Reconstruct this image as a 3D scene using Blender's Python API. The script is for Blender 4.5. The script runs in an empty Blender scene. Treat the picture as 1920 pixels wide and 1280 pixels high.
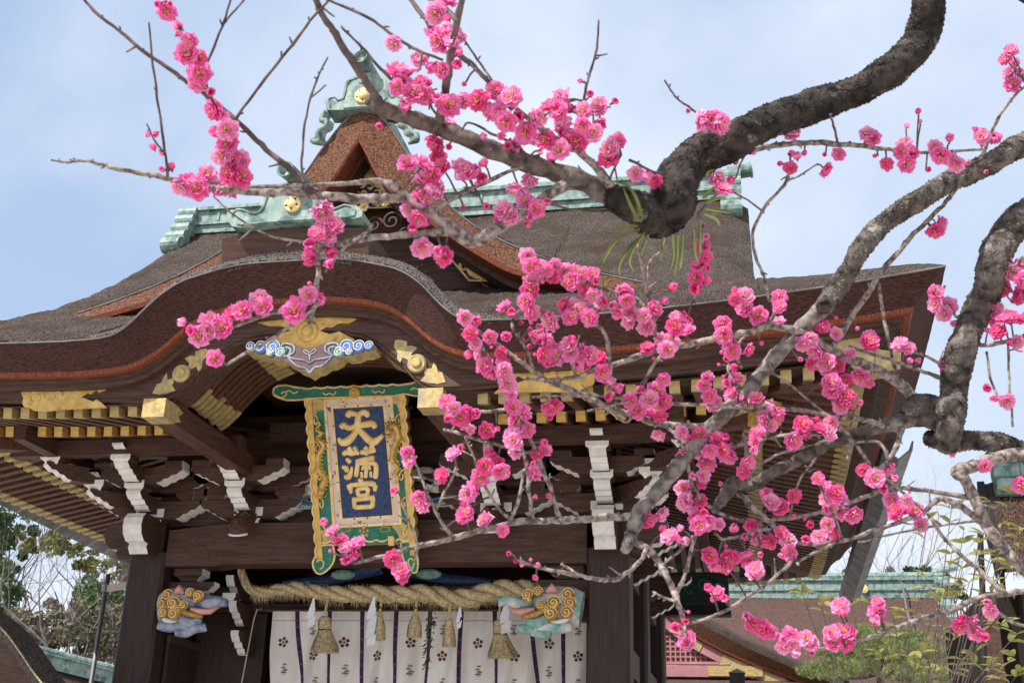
import bpy, math, random
from mathutils import Vector, Matrix
R = math.radians
rnd = random.Random(7)
sc = bpy.context.scene
COL = sc.collection
# ------------------------------------------------------------------ camera
F_PX = 2201.0
CAM = Vector((4.026, 0.0, 1.6))
CM = Matrix(((0.98019, 0.19439, 0.03044), (-0.04424, 0.36811, -0.92873), (-0.19134, 0.90932, 0.36957)))  # world -> (right, down, forward)
cam_d = bpy.data.cameras.new('camera'); cam = bpy.data.objects.new('camera', cam_d); COL.objects.link(cam)
right = Vector(CM[0]).normalized(); fwd = Vector(CM[2]).normalized()
up = right.cross(fwd).normalized(); right = fwd.cross(up).normalized(); dwn = -up
cam.matrix_world = Matrix((( right.x, up.x, -fwd.x, CAM.x), (right.y, up.y, -fwd.y, CAM.y), (right.z, up.z, -fwd.z, CAM.z), (0, 0, 0, 1)))
cam_d.sensor_width = 36.0; cam_d.lens = 36.0 * F_PX / 1920.0
cam_d.clip_start = 0.1; cam_d.clip_end = 3000.0
cam_d.dof.use_dof = True; cam_d.dof.focus_distance = 7.0; cam_d.dof.aperture_fstop = 11.0
sc.camera = cam
# ------------------------------------------------------------------ world, sun, exposure
SUN_EL, SUN_AZ = R(50), R(220)          # azimuth clockwise from +Y
wd = bpy.data.worlds.new('World'); sc.world = wd; wd.use_nodes = True
nt = wd.node_tree; nt.nodes.clear()
wo = nt.nodes.new('ShaderNodeOutputWorld'); bg = nt.nodes.new('ShaderNodeBackground')
sky = nt.nodes.new('ShaderNodeTexSky'); sky.sky_type = 'NISHITA'; sky.sun_disc = False
sky.sun_elevation = SUN_EL; sky.sun_rotation = SUN_AZ; sky.air_density = 1.1; sky.dust_density = 1.6; sky.ozone_density = 1.0
tc = nt.nodes.new('ShaderNodeTexCoord')
mp = nt.nodes.new('ShaderNodeMapping'); mp.inputs['Scale'].default_value = (1.0, 1.0, 1.6); mp.inputs['Location'].default_value = (1.7, 0.4, 0.6)
nz = nt.nodes.new('ShaderNodeTexNoise'); nz.inputs['Scale'].default_value = 1.5; nz.inputs['Detail'].default_value = 8.0; nz.inputs['Roughness'].default_value = 0.5; nz.inputs['Distortion'].default_value = 0.25
rp = nt.nodes.new('ShaderNodeValToRGB'); rp.color_ramp.elements[0].position = 0.32; rp.color_ramp.elements[1].position = 0.56
rp.color_ramp.elements[0].color = (0.0, 0.0, 0.0, 1); rp.color_ramp.elements[1].color = (0.9, 0.9, 0.9, 1)
vl = nt.nodes.new('ShaderNodeMix'); vl.data_type = 'RGBA'; vl.inputs[0].default_value = 0.75
vl.inputs[7].default_value = (3.0, 3.85, 5.35, 1)       # high thin veil over the blue
mx = nt.nodes.new('ShaderNodeMix'); mx.data_type = 'RGBA'
mx.inputs[7].default_value = (5.7, 6.05, 6.6, 1)       # thin bright cloud, in the sky's own radiance units
nt.links.new(tc.outputs['Generated'], mp.inputs['Vector']); nt.links.new(mp.outputs[0], nz.inputs['Vector'])
nt.links.new(nz.outputs['Fac'], rp.inputs[0]); nt.links.new(rp.outputs[0], mx.inputs[0])
nt.links.new(sky.outputs[0], vl.inputs[6]); nt.links.new(vl.outputs[2], mx.inputs[6]); nt.links.new(mx.outputs[2], bg.inputs['Color'])
bg.inputs['Strength'].default_value = 0.115
nt.links.new(bg.outputs[0], wo.inputs['Surface'])
sd = bpy.data.lights.new('sun', 'SUN'); sd.energy = 4.2; sd.angle = R(0.5); sd.color = (1.0, 0.95, 0.87)
sun = bpy.data.objects.new('sun', sd); COL.objects.link(sun)
to_sun = Vector((math.sin(SUN_AZ) * math.cos(SUN_EL), math.cos(SUN_AZ) * math.cos(SUN_EL), math.sin(SUN_EL)))
sun.rotation_euler = to_sun.to_track_quat('Z', 'Y').to_euler(); sun.location = (0, -5, 30)
sc.view_settings.view_transform = 'Standard'; sc.view_settings.look = 'None'; sc.view_settings.gamma = 1.0
sc.view_settings.exposure = 0.62

# ------------------------------------------------------------------ helpers
def ray(px, py):
    return right * ((px - 960) / F_PX) + dwn * ((py - 640) / F_PX) + fwd
def atY(px, py, Y):
    d = ray(px, py); return CAM + d * (Y / d.y)
def atD(px, py, D):
    return CAM + ray(px, py) * D
WM = {}      # world matrices of the objects placed so far
class MB:
    def __init__(s): s.v = []; s.f = []; s.m = []
    def add(s, vs, fs, m=0):
        o = len(s.v); s.v.extend([tuple(v) for v in vs])
        for k, f in enumerate(fs):
            s.f.append([i + o for i in f]); s.m.append(m if isinstance(m, int) else m[k])
    def box(s, x0, x1, y0, y1, z0, z1, m=0):
        s.add([(x0,y0,z0),(x1,y0,z0),(x1,y1,z0),(x0,y1,z0),(x0,y0,z1),(x1,y0,z1),(x1,y1,z1),(x0,y1,z1)],
              [(0,3,2,1),(4,5,6,7),(0,1,5,4),(1,2,6,5),(2,3,7,6),(3,0,4,7)], m)
    def obox(s, c, ax, ay, az, m=0):
        c, ax, ay, az = Vector(c), Vector(ax), Vector(ay), Vector(az)
        vs = [c + ax*i + ay*j + az*k for k in (-1, 1) for i, j in ((-1,-1),(1,-1),(1,1),(-1,1))]
        s.add(vs, [(0,3,2,1),(4,5,6,7),(0,1,5,4),(1,2,6,5),(2,3,7,6),(3,0,4,7)], m)
    def bar(s, a, b, w, h, upv=(0,0,1), m=0):
        a, b = Vector(a), Vector(b); d = (b - a); l = d.length; d /= l
        sx = d.cross(Vector(upv)).normalized(); sz = sx.cross(d).normalized()
        s.obox((a + b) / 2, d * l / 2, sx * w / 2, sz * h / 2, m)
    def prism(s, pts, fn, d0, d1, mf=0, ms=0, mb=None):
        n = len(pts)
        vs = [fn(a, b, d0) for a, b in pts] + [fn(a, b, d1) for a, b in pts]
        fs = [list(range(n)), list(range(2*n-1, n-1, -1))] + [(i, (i+1) % n, (i+1) % n + n, i + n) for i in range(n)]
        s.add(vs, fs, [mf, mf if mb is None else mb] + [ms] * n)
    def tube(s, pts, rad, n=8, m=0, flat=None, caps=True, jit=0.0):
        pts = [Vector(p) for p in pts]; L = len(pts)
        if not hasattr(rad, '__len__'): rad = [rad] * L
        t0 = (pts[1] - pts[0]).normalized()
        ref = Vector((0, 0, 1)) if abs(t0.z) < 0.9 else Vector((0, 1, 0))
        nx = t0.cross(ref).normalized()
        vs = []; fs = []
        for i in range(L):
            t = (pts[min(i+1, L-1)] - pts[max(i-1, 0)])
            t = t.normalized() if t.length > 1e-9 else t0
            if flat is not None:
                fz = Vector(flat[0]); nx = t.cross(fz).normalized(); ny = fz; k = flat[1]
            else:
                nx = (nx - t * nx.dot(t)); nx = nx.normalized() if nx.length > 1e-6 else t.orthogonal().normalized()
                ny = t.cross(nx).normalized(); k = 1.0
            for j in range(n):
                a = 2 * math.pi * j / n; r = rad[i] * (1 + (rnd.uniform(-jit, jit) if jit else 0))
                vs.append(pts[i] + nx * math.cos(a) * r + ny * math.sin(a) * r * k)
        for i in range(L - 1):
            for j in range(n):
                fs.append((i*n + j, i*n + (j+1) % n, (i+1)*n + (j+1) % n, (i+1)*n + j))
        if caps:
            fs.append(list(range(n-1, -1, -1))); fs.append([(L-1)*n + j for j in range(n)])
        s.add(vs, fs, m)
    def lathe(s, c, axis, prof, n=16, m=0):
        axis = Vector(axis).normalized(); a = axis.orthogonal().normalized(); b = axis.cross(a); c = Vector(c)
        vs = []; fs = []; L = len(prof)
        for r, h in prof:
            for j in range(n):
                t = 2 * math.pi * j / n; vs.append(c + axis * h + (a * math.cos(t) + b * math.sin(t)) * max(r, 1e-4))
        for i in range(L - 1):
            for j in range(n): fs.append((i*n + j, i*n + (j+1) % n, (i+1)*n + (j+1) % n, (i+1)*n + j))
        fs.append(list(range(n-1, -1, -1))); fs.append([(L-1)*n + j for j in range(n)])
        s.add(vs, fs, m)
    def ball(s, c, r, n=8, m=0, sq=(1, 1, 1)):
        c = Vector(c); vs = [c + Vector((0, 0, r * sq[2]))]; k = n // 2
        for i in range(1, k):
            for j in range(n):
                p = math.pi * i / k; t = 2 * math.pi * j / n
                vs.append(c + Vector((math.sin(p)*math.cos(t)*r*sq[0], math.sin(p)*math.sin(t)*r*sq[1], math.cos(p)*r*sq[2])))
        vs.append(c - Vector((0, 0, r * sq[2]))); e = len(vs) - 1
        fs = [(0, 1 + j, 1 + (j+1) % n) for j in range(n)]
        for i in range(k - 2):
            for j in range(n): fs.append((1 + i*n + j, 1 + (i+1)*n + j, 1 + (i+1)*n + (j+1) % n, 1 + i*n + (j+1) % n))
        fs += [(e, 1 + (k-2)*n + (j+1) % n, 1 + (k-2)*n + j) for j in range(n)]
        s.add(vs, fs, m)
    def grid(s, rows, m=0, closed=False):
        nr = len(rows); nc = len(rows[0]); vs = [p for r in rows for p in r]
        fs = [(i*nc + j, i*nc + j + 1, (i+1)*nc + j + 1, (i+1)*nc + j) for i in range(nr-1) for j in range(nc-1)]
        s.add(vs, fs, m)
    def mesh(s, name, mats, smooth=False):
        me = bpy.data.meshes.new(name); me.from_pydata(s.v, [], s.f)
        for m in (mats if isinstance(mats, (list, tuple)) else [mats]): me.materials.append(m)
        me.polygons.foreach_set('material_index', s.m)
        if smooth: me.polygons.foreach_set('use_smooth', [True] * len(s.f))
        me.update(); return me
    def build(s, name, mats, parent=None, smooth=False, label=None, cat=None, group=None, kind=None):
        o = bpy.data.objects.new(name, s.mesh(name, mats, smooth)); COL.objects.link(o)
        if parent is not None: o.parent = parent; o.matrix_parent_inverse = WM.get(parent.name, Matrix()).inverted()
        tag(o, label, cat, group, kind); return o
def tag(o, label=None, cat=None, group=None, kind=None):
    if label: o['label'] = label
    if cat: o['category'] = cat
    if group: o['group'] = group
    if kind: o['kind'] = kind
    return o
def thing(name, label, cat, loc=(0, 0, 0), group=None):
    o = bpy.data.objects.new(name, None); COL.objects.link(o); o.location = loc
    WM[o.name] = Matrix.Translation(Vector(loc)); o.empty_display_size = 0.1
    return tag(o, label, cat, group)
def inst(name, me, parent, mw, label=None):
    o = bpy.data.objects.new(name, me); COL.objects.link(o)
    if parent is not None: o.parent = parent; o.matrix_parent_inverse = WM.get(parent.name, Matrix()).inverted()
    o.matrix_basis = mw; WM[o.name] = mw.copy()
    return tag(o, label)
def interp(tab, x):
    if x <= tab[0][0]: return tab[0][1]
    for i in range(len(tab) - 1):
        if x <= tab[i+1][0]:
            x0, y0 = tab[i]; x1, y1 = tab[i+1]
            def sl(a, b): return (tab[b][1] - tab[a][1]) / (tab[b][0] - tab[a][0])
            m0 = sl(max(i-1, 0), i+1); m1 = sl(i, min(i+2, len(tab)-1)); h = x1 - x0; t = (x - x0) / h
            return (2*t**3-3*t*t+1)*y0 + (t**3-2*t*t+t)*h*m0 + (-2*t**3+3*t*t)*y1 + (t**3-t*t)*h*m1
    return tab[-1][1]
def spline(pts, n=6):
    """Catmull-Rom through tuples of any length"""
    out = []; L = len(pts)
    for i in range(L - 1):
        p0, p1, p2, p3 = pts[max(i-1,0)], pts[i], pts[i+1], pts[min(i+2,L-1)]
        for k in range(n):
            t = k / n
            out.append(tuple(0.5*((2*b) + (-a+c)*t + (2*a-5*b+4*c-d)*t*t + (-a+3*b-3*c+d)*t**3) for a, b, c, d in zip(p0, p1, p2, p3)))
    out.append(tuple(pts[-1])); return out
def frange(a, b, n): return [a + (b - a) * i / n for i in range(n + 1)]

# ------------------------------------------------------------------ materials
def mat(name, c1, c2=None, rough=0.7, metal=0.0, scale=8.0, stretch=(1, 1, 1), bump=0.0, bscale=None, detail=6.0, lo=0.35, hi=0.65,
        c3=None, s3=1.2, t3=(0.52, 0.62), spec=0.3, trans=0.0, bdist=0.01, coord='Object'):
    m = bpy.data.materials.new(name); m.use_nodes = True; t = m.node_tree; N = t.nodes; b = N['Principled BSDF']
    b.inputs['Roughness'].default_value = rough; b.inputs['Metallic'].default_value = metal
    b.inputs['Specular IOR Level'].default_value = spec
    co = N.new('ShaderNodeTexCoord'); mp = N.new('ShaderNodeMapping'); mp.inputs['Scale'].default_value = stretch
    t.links.new(co.outputs[coord], mp.inputs[0])
    nz = N.new('ShaderNodeTexNoise'); nz.inputs['Scale'].default_value = scale; nz.inputs['Detail'].default_value = detail
    t.links.new(mp.outputs[0], nz.inputs['Vector'])
    rp = N.new('ShaderNodeValToRGB'); rp.color_ramp.elements[0].position = lo; rp.color_ramp.elements[1].position = hi
    rp.color_ramp.elements[0].color = (*c1, 1); rp.color_ramp.elements[1].color = (*(c2 or c1), 1)
    t.links.new(nz.outputs['Fac'], rp.inputs[0]); out = rp.outputs[0]
    if c3:
        n3 = N.new('ShaderNodeTexNoise'); n3.inputs['Scale'].default_value = s3; n3.inputs['Detail'].default_value = 8.0; n3.inputs['Roughness'].default_value = 0.65
        t.links.new(co.outputs[coord], n3.inputs['Vector'])
        r3 = N.new('ShaderNodeValToRGB'); r3.color_ramp.elements[0].position = t3[0]; r3.color_ramp.elements[1].position = t3[1]
        t.links.new(n3.outputs['Fac'], r3.inputs[0])
        mx = N.new('ShaderNodeMix'); mx.data_type = 'RGBA'; mx.inputs[7].default_value = (*c3, 1)
        t.links.new(r3.outputs[0], mx.inputs[0]); t.links.new(out, mx.inputs[6]); out = mx.outputs[2]
    t.links.new(out, b.inputs['Base Color'])
    if bump:
        nb = N.new('ShaderNodeTexNoise'); nb.inputs['Scale'].default_value = bscale or scale; nb.inputs['Detail'].default_value = 5.0
        t.links.new(mp.outputs[0], nb.inputs['Vector'])
        bp = N.new('ShaderNodeBump'); bp.inputs['Strength'].default_value = bump; bp.inputs['Distance'].default_value = bdist
        t.links.new(nb.outputs['Fac'], bp.inputs['Height']); t.links.new(bp.outputs[0], b.inputs['Normal'])
    if trans:
        tr = N.new('ShaderNodeBsdfTranslucent'); t.links.new(out, tr.inputs['Color'])
        ms = N.new('ShaderNodeMixShader'); ms.inputs[0].default_value = trans
        t.links.new(b.outputs[0], ms.inputs[1]); t.links.new(tr.outputs[0], ms.inputs[2])
        t.links.new(ms.outputs[0], N['Material Output'].inputs['Surface'])
    return m
M = {}
M['bark_roof'] = mat('cypress_bark_roof', (0.016, 0.011, 0.009), (0.155, 0.118, 0.098), rough=0.95, scale=48, stretch=(1.35, 0.6, 0.6), bump=1.0, bscale=52, bdist=0.05, lo=0.36, hi=0.68, c3=(0.050, 0.027, 0.018), s3=1.7, t3=(0.44, 0.66))
M['bark_verge'] = mat('grey_bark_verge', (0.022, 0.017, 0.016), (0.185, 0.155, 0.14), rough=0.95, scale=60, stretch=(1.6, 0.5, 0.5), bump=1.0, bscale=50, bdist=0.04, lo=0.36, hi=0.64)
M['fascia'] = mat('layered_bark_edge', (0.020, 0.008, 0.007), (0.105, 0.040, 0.031), rough=0.85, scale=60, stretch=(0.35, 1, 2.2), bump=0.9, bscale=70, bdist=0.02, lo=0.33, hi=0.7)
M['gfascia'] = mat('bark_gable_edge', (0.05, 0.02, 0.012), (0.23, 0.10, 0.055), rough=0.9, scale=42, stretch=(1, 1, 1), bump=1.0, bscale=46, bdist=0.03, lo=0.36, hi=0.66)
M['redline'] = mat('red_cedar_strip', (0.10, 0.020, 0.012), (0.27, 0.068, 0.028), rough=0.7, scale=40, stretch=(3, 1, 0.4), bump=0.4)
M['wood'] = mat('dark_aged_wood', (0.037, 0.018, 0.013), (0.108, 0.053, 0.037), rough=0.62, scale=10, stretch=(0.35, 3, 5), bump=0.35, bscale=16, bdist=0.006, lo=0.3, hi=0.72)
M['woody'] = mat('dark_aged_wood_lengthwise', (0.040, 0.018, 0.0125), (0.118, 0.054, 0.036), rough=0.62, scale=10, stretch=(4, 0.35, 4), bump=0.35, bscale=16, bdist=0.006, lo=0.3, hi=0.72)
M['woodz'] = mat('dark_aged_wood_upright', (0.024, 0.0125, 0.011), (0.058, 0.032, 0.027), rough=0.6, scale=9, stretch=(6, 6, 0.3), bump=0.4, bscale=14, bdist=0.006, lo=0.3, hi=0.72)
M['rafter'] = mat('reddish_rafter_wood', (0.055, 0.022, 0.014), (0.14, 0.056, 0.032), rough=0.6, scale=9, stretch=(4, 4, 4), bump=0.2, lo=0.3, hi=0.72)
M['ceiling'] = mat('eave_ceiling_boards', (0.030, 0.016, 0.012), (0.075, 0.038, 0.026), rough=0.75, scale=8, stretch=(3, 3, 3), bump=0.2)
M['gold'] = mat('gilded_metal', (0.50, 0.30, 0.075), (0.72, 0.47, 0.14), rough=0.46, metal=0.35, scale=14, bump=0.6, bscale=45, bdist=0.008, spec=0.5, c3=(0.22, 0.14, 0.045), s3=7, t3=(0.56, 0.72))
M['oldgold'] = mat('tarnished_gilding', (0.36, 0.25, 0.10), (0.56, 0.42, 0.18), rough=0.5, metal=0.3, scale=18, bump=0.4, bscale=40, bdist=0.005, c3=(0.30, 0.27, 0.18), s3=6, t3=(0.5, 0.7))
M['palegold'] = mat('bright_gilding', (0.68, 0.44, 0.15), (0.90, 0.64, 0.29), rough=0.42, metal=0.12, scale=10, bump=0.15, spec=0.5)
M['white'] = mat('white_lime_paint', (0.66, 0.62, 0.60), (0.80, 0.77, 0.74), rough=0.8, scale=9, bump=0.25, bscale=20, c3=(0.50, 0.46, 0.43), s3=10, t3=(0.6, 0.72))
M['copper'] = mat('verdigris_copper', (0.15, 0.225, 0.205), (0.28, 0.36, 0.325), rough=0.6, metal=0.15, scale=7, stretch=(2, 2, 0.6), bump=0.2, c3=(0.075, 0.12, 0.115), s3=6, t3=(0.50, 0.62))
M['blue'] = mat('lapis_paint', (0.014, 0.030, 0.10), (0.035, 0.065, 0.17), rough=0.55, scale=22, bump=0.15, c3=(0.10, 0.13, 0.22), s3=9, t3=(0.58, 0.75))
M['green'] = mat('malachite_paint', (0.012, 0.13, 0.085), (0.025, 0.20, 0.13), rough=0.5, scale=12, bump=0.1)
M['skyblue'] = mat('azurite_paint', (0.05, 0.12, 0.34), (0.12, 0.24, 0.50), rough=0.6, scale=14)
M['paleblue'] = mat('pale_blue_paint', (0.28, 0.30, 0.36), (0.45, 0.46, 0.50), rough=0.75, scale=18, c3=(0.13, 0.17, 0.29), s3=9, t3=(0.46, 0.60), bump=.5, bscale=40)
M['palegreen'] = mat('pale_green_paint', (0.13, 0.28, 0.24), (0.30, 0.44, 0.38), rough=0.75, scale=14)
M['pinkpaint'] = mat('pink_paint', (0.55, 0.22, 0.20), (0.68, 0.34, 0.30), rough=0.65, scale=14)
M['redpaint'] = mat('worn_red_white_paint', (0.30, 0.045, 0.05), (0.62, 0.55, 0.55), rough=0.7, scale=6, stretch=(3, 3, 3), lo=0.33, hi=0.41, detail=9)
M['purplewood'] = mat('purple_brown_paint', (0.10, 0.055, 0.055), (0.15, 0.085, 0.08), rough=0.6, scale=12)
M['cloth'] = mat('white_linen', (0.62, 0.56, 0.53), (0.74, 0.68, 0.64), rough=0.95, scale=3, stretch=(3, 1, 0.6), bump=0.1, bscale=300)
M['purple'] = mat('purple_dyed_linen', (0.035, 0.010, 0.045), (0.06, 0.02, 0.07), rough=0.9, scale=20)
M['lav'] = mat('faded_lavender_print', (0.30, 0.22, 0.34), (0.22, 0.14, 0.26), rough=0.9, scale=30)
M['crest'] = mat('brown_crest_dye', (0.085, 0.035, 0.028), (0.12, 0.05, 0.04), rough=0.95, scale=20)
M['pineprint'] = mat('grey_brown_print', (0.16, 0.115, 0.095), (0.24, 0.18, 0.15), rough=0.95, scale=30)
M['straw'] = mat('rice_straw', (0.32, 0.235, 0.12), (0.64, 0.50, 0.29), rough=0.85, scale=40, stretch=(1, 1, 1), bump=0.6, bscale=60, bdist=0.01)
M['paper'] = mat('white_paper', (0.74, 0.73, 0.78), (0.82, 0.81, 0.85), rough=0.9, scale=4, trans=0.2)
M['black'] = mat('black_cord', (0.02, 0.015, 0.012), rough=0.8)
M['cord'] = mat('pale_cord', (0.42, 0.34, 0.28), (0.5, 0.42, 0.36), rough=0.9, scale=60)
M['sprig'] = mat('dark_evergreen_leaf', (0.022, 0.055, 0.014), (0.05, 0.11, 0.03), rough=0.4, scale=30, spec=0.5, trans=0.2)
M['ground'] = mat('pale_gravel_ground', (0.42, 0.39, 0.35), (0.58, 0.55, 0.50), rough=0.95, scale=30, bump=0.4)
M['stone'] = mat('grey_granite', (0.22, 0.21, 0.20), (0.36, 0.35, 0.33), rough=0.85, scale=14, bump=0.3)
M['steel'] = mat('grey_painted_steel', (0.16, 0.15, 0.16), (0.22, 0.21, 0.22), rough=0.5, metal=0.4, scale=6)
M['gutter'] = mat('weathered_copper_gutter', (0.10, 0.095, 0.10), (0.20, 0.19, 0.195), rough=0.6, metal=0.25, scale=5, bump=0.1)
M['darkgreen'] = mat('dark_green_painted_beam', (0.010, 0.020, 0.016), (0.022, 0.045, 0.034), rough=0.6, scale=9)
M['darkred'] = mat('dark_red_paint', (0.055, 0.018, 0.015), (0.09, 0.03, 0.025), rough=0.6, scale=9)
M['mane'] = mat('bronze_gilt_mane', (0.30, 0.145, 0.035), (0.52, 0.30, 0.09), rough=.5, metal=.25, scale=30)
# ------------------------------------------------------------------ ground
g = MB(); g.add([(-900, -200, 0), (900, -200, 0), (900, 1800, 0), (-900, 1800, 0)], [(0, 1, 2, 3)])
g.build('ground', M['ground'], kind='structure', label='pale gravel ground of the shrine precinct')
g = MB(); g.box(-4.6, 4.6, 10.2, 18.8, 0.0, 0.75)
for k in range(4): g.box(-3.0, 3.0, 8.8 + 0.35*k, 10.2, 0.003*k, 0.15 * (k + 1) - 0.002)
g.build('stone_podium', M['stone'], label='granite podium and steps carrying the gate', cat='podium')

# ------------------------------------------------------------------ the gate
GATE = thing('shrine_gate', 'great dark wooden shrine gate with curved bark roof and gilded fittings', 'gate', (0, 12, 0.75))
EY, EX, RY, HX, HY = 9.1, 5.68, 14.5, 5.68, 5.4
def prof(t): s_ = t / 5.4; return 5.5 + 3.88 * (0.62 * s_ + 0.38 * s_ * s_) + 0.12 * (1 - math.exp(-t / 0.2))
def rise(u, half, q=0.0): return 0.29 * max(0.0, (abs(u) - 1.9) / (half - 1.9)) ** 2 * max(0.0, 1 - q / 3.2)
KTOP = [(0, 6.197), (.4, 6.192), (.65, 6.158), (.92, 6.09), (1.06, 6.04), (1.2, 5.95), (1.3, 5.86), (1.465, 5.68), (1.6, 5.57), (1.72, 5.53), (1.9, 5.512), (2.3, 5.503), (6, 5.5)]
KRED = [(0, 5.925), (.3, 5.922), (.65, 5.878), (.82, 5.835), (.96, 5.77), (1.11, 5.66), (1.28, 5.505), (1.42, 5.41), (1.56, 5.345), (1.77, 5.308), (2.2, 5.29), (6, 5.29)]
KBRD = [(0, 5.64), (.4, 5.63), (.6, 5.59), (.7, 5.545), (.85, 5.44), (.97, 5.335), (1.1, 5.19), (1.22, 5.085), (1.35, 5.045), (1.6, 5.045), (2.0, 5.065), (6, 5.065)]
def ztop(x): return interp(KTOP, abs(x)) + rise(x, HX)
def zred(x): return interp(KRED, abs(x)) + rise(x, HX)
def zbrd(x): return interp(KBRD, abs(x)) + rise(x, HX)
def jit(a): return rnd.uniform(-a, a)
def kz(x, t): return interp(KTOP, abs(x)) + 0.06 * t + (0.11 + 0.05 * max(0, min(1, (2.0 - abs(x)) / .5))) * (1 - math.exp(-t / 0.15))
def solve_t(z):
    a, b = 0.0, 5.4
    for _ in range(40):
        m_ = (a + b) / 2
        if prof(m_) < z: a = m_
        else: b = m_
    return a
def verge_drop(x): return 0.22 * max(0.0, (abs(x) - 3.72) / 0.48) ** 2
# main bark roof: front slope, back slope, hips
mr = MB(); xs = frange(-4.2, 4.2, 200); NT = 110; rows = []
for x in xs:
    t0 = 0.0
    if abs(x) < 1.85: t0 = max(0.0, solve_t(kz(x, 1.0)) - 0.12)
    r_ = []
    for j in range(NT + 1):
        t = t0 + (5.4 - t0) * (j / NT) ** (1.5 if t0 == 0 else 1.0)
        r_.append((x + jit(.004), EY + t + jit(.004), prof(t) + rise(x, HX, t) - verge_drop(x) * min(1, max(0, t - 1.2)) + jit(.015) + (0.012 * math.sin(9 * t + 3 * math.sin(2 * x)))))
    rows.append(r_)
mr.grid(rows)
rows = [[(x, 19.9 - t, prof(t) + rise(x, HX, t) - verge_drop(x) * min(1, max(0, t - 1.2))) for t in frange(0, 5.4, 12)] for x in frange(-4.2, 4.2, 20)]
mr.grid([list(reversed(r_)) for r_ in rows])
for sg in (-1, 1):
    for yy, ys in ((EY, 1), (19.9, -1)):
        rows = []
        for i in range(41):
            x = 4.2 + (EX - 4.2) * i / 40; tm = max(EX - x, 0.002)
            rows.append([(sg * x, yy + ys * tm * j / 30, prof(tm * j / 30) + rise(x, HX, tm * j / 30) + jit(.006)) for j in range(31)])
        mr.grid(rows)
    rows = []
    for i in range(151):
        y = EY + 10.8 * i / 150; tm = max(min(1.48, y - EY, 19.9 - y), 0.002)
        rows.append([(sg * (EX - tm * j / 24), y, prof(tm * j / 24) + rise(y - RY, HY, tm * j / 24) + jit(.006)) for j in range(25)])
    mr.grid(rows)
    # verge edge and gable wall of the upper roof
    top = [(EY + t, prof(t) - verge_drop(4.2)) for t in frange(1.3, 5.4, 24)]; top += [(29.0 - y, z) for y, z in reversed(top[:-1])]
    mr.grid([[(sg * 4.2, y, z) for y, z in top], [(sg * 4.12, y, z - 0.36) for y, z in top], [(sg * 3.9, y, z - 0.36) for y, z in top]], 1)
    mr.add([(sg * 3.95, y, z - 0.3) for y, z in top] + [(sg * 3.95, 18.5, 5.9), (sg * 3.95, 10.5, 5.9)], [list(range(len(top) + 2))], 2)
ROOF = mr.build('main_roof', [M['bark_roof'], M['fascia'], M['wood']], GATE, smooth=True, label='weathered cypress bark roof curving down to broad eaves')
# undulating gable over the front eave
kr = MB(); rows = []
for x in frange(-2.1, 2.1, 150):
    t1 = solve_t(kz(x, 1.0)) + 0.35; r_ = []
    for j in range(50):
        t = t1 * (j / 49) ** 1.6; lift = 0.03 * math.exp(-(t / 0.3) ** 2) * (1 if abs(x) < 1.8 else max(0, (2.1 - abs(x)) / .3))
        r_.append((x + jit(.003), EY + t + jit(.004), kz(x, t) + rise(x, HX) + lift - 0.02 * (math.exp(-(t / 0.03) ** 2)) + jit(.008) - (0.03 if abs(x) > 1.9 else 0) * t))
    rows.append(r_)
kr.grid(rows)
KARA = kr.build('cusped_gable_roof', [M['bark_verge']], GATE, smooth=True, label='grey bark covering of the undulating cusped gable')
# layered bark edge under the eaves + red strip + eave boards, all the way round
fa = MB(); rs = MB(); b1 = MB(); b2 = MB()
def strip(mb, us, fn, prof_pts, m=0):
    mb.grid([[fn(u, *pp(u)) for u in us] for pp in prof_pts], m)
def front(u, q, z): return (u, EY + q, z)
def sider(u, q, z): return (EX - q, RY + u, z)
def sidel(u, q, z): return (-EX + q, RY + u, z)
def rear(u, q, z): return (u, 19.9 - q, z)
usf = frange(-1, 1, 260); uss = frange(-1, 1, 80)
def lay(fn, zt, zr, zb_, half, us):
    # mitred corners: width shrinks with q
    def at(u, q, z): return fn(u * (half - q), q, z)
    def row(q, zf): return [at(u, q + jit(.002), zf(u * (half - q))) for u in us]
    k = 8
    fa.grid([row(0.25 * (i / k) ** 0.8, (lambda i: lambda w: zt(w) + (zr(w) - zt(w)) * i / k + jit(.002))(i)) for i in range(k + 1)])
    rs.grid([row(0.245, lambda w: zr(w) + .004), row(0.262, lambda w: zr(w) - .036), row(0.40, lambda w: zr(w) - .036)])
    b1.grid([row(0.33, lambda w: zr(w) - .03), row(0.33, lambda w: zr(w) - .075), row(0.38, lambda w: zr(w) - .075), row(0.385, lambda w: zr(w) - .12), row(0.5, lambda w: zr(w) - .12)])
    b2.grid([row(0.46, lambda w: zr(w) - .11), row(0.455, lambda w: zb_(w) + .035), row(0.475, lambda w: zb_(w) + .03), row(0.475, lambda w: zb_(w)), row(0.80 if half > 5.5 else .6, lambda w: zb_(w)), row(0.80 if half > 5.5 else .6, lambda w: zr(w) - .11)])
lay(front, ztop, zred, zbrd, HX, usf)
lay(rear, lambda w: 5.5 + rise(w, HX), lambda w: 5.29 + rise(w, HX), lambda w: 5.065 + rise(w, HX), HX, uss)
sf = lambda base: (lambda w: base + rise(w, HY))
for fn in (sider, sidel): lay(fn, sf(5.5), sf(5.29), sf(5.065), HY, uss)
fa.build('eave_edge', M['fascia'], ROOF, smooth=True); rs.build('red_strip', M['redline'], ROOF); b1.build('eave_moulding', M['wood'], ROOF); b2.build('bargeboard', M['wood'], ROOF)
# thin bright edge of bark above the front edge
ed = MB(); ed.tube([(x, EY - .004, ztop(x) - .006) for x in frange(-5.68, 5.68, 240)], 0.008, 5); ed.build('drip_edge', M['gutter'], ROOF)

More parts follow.
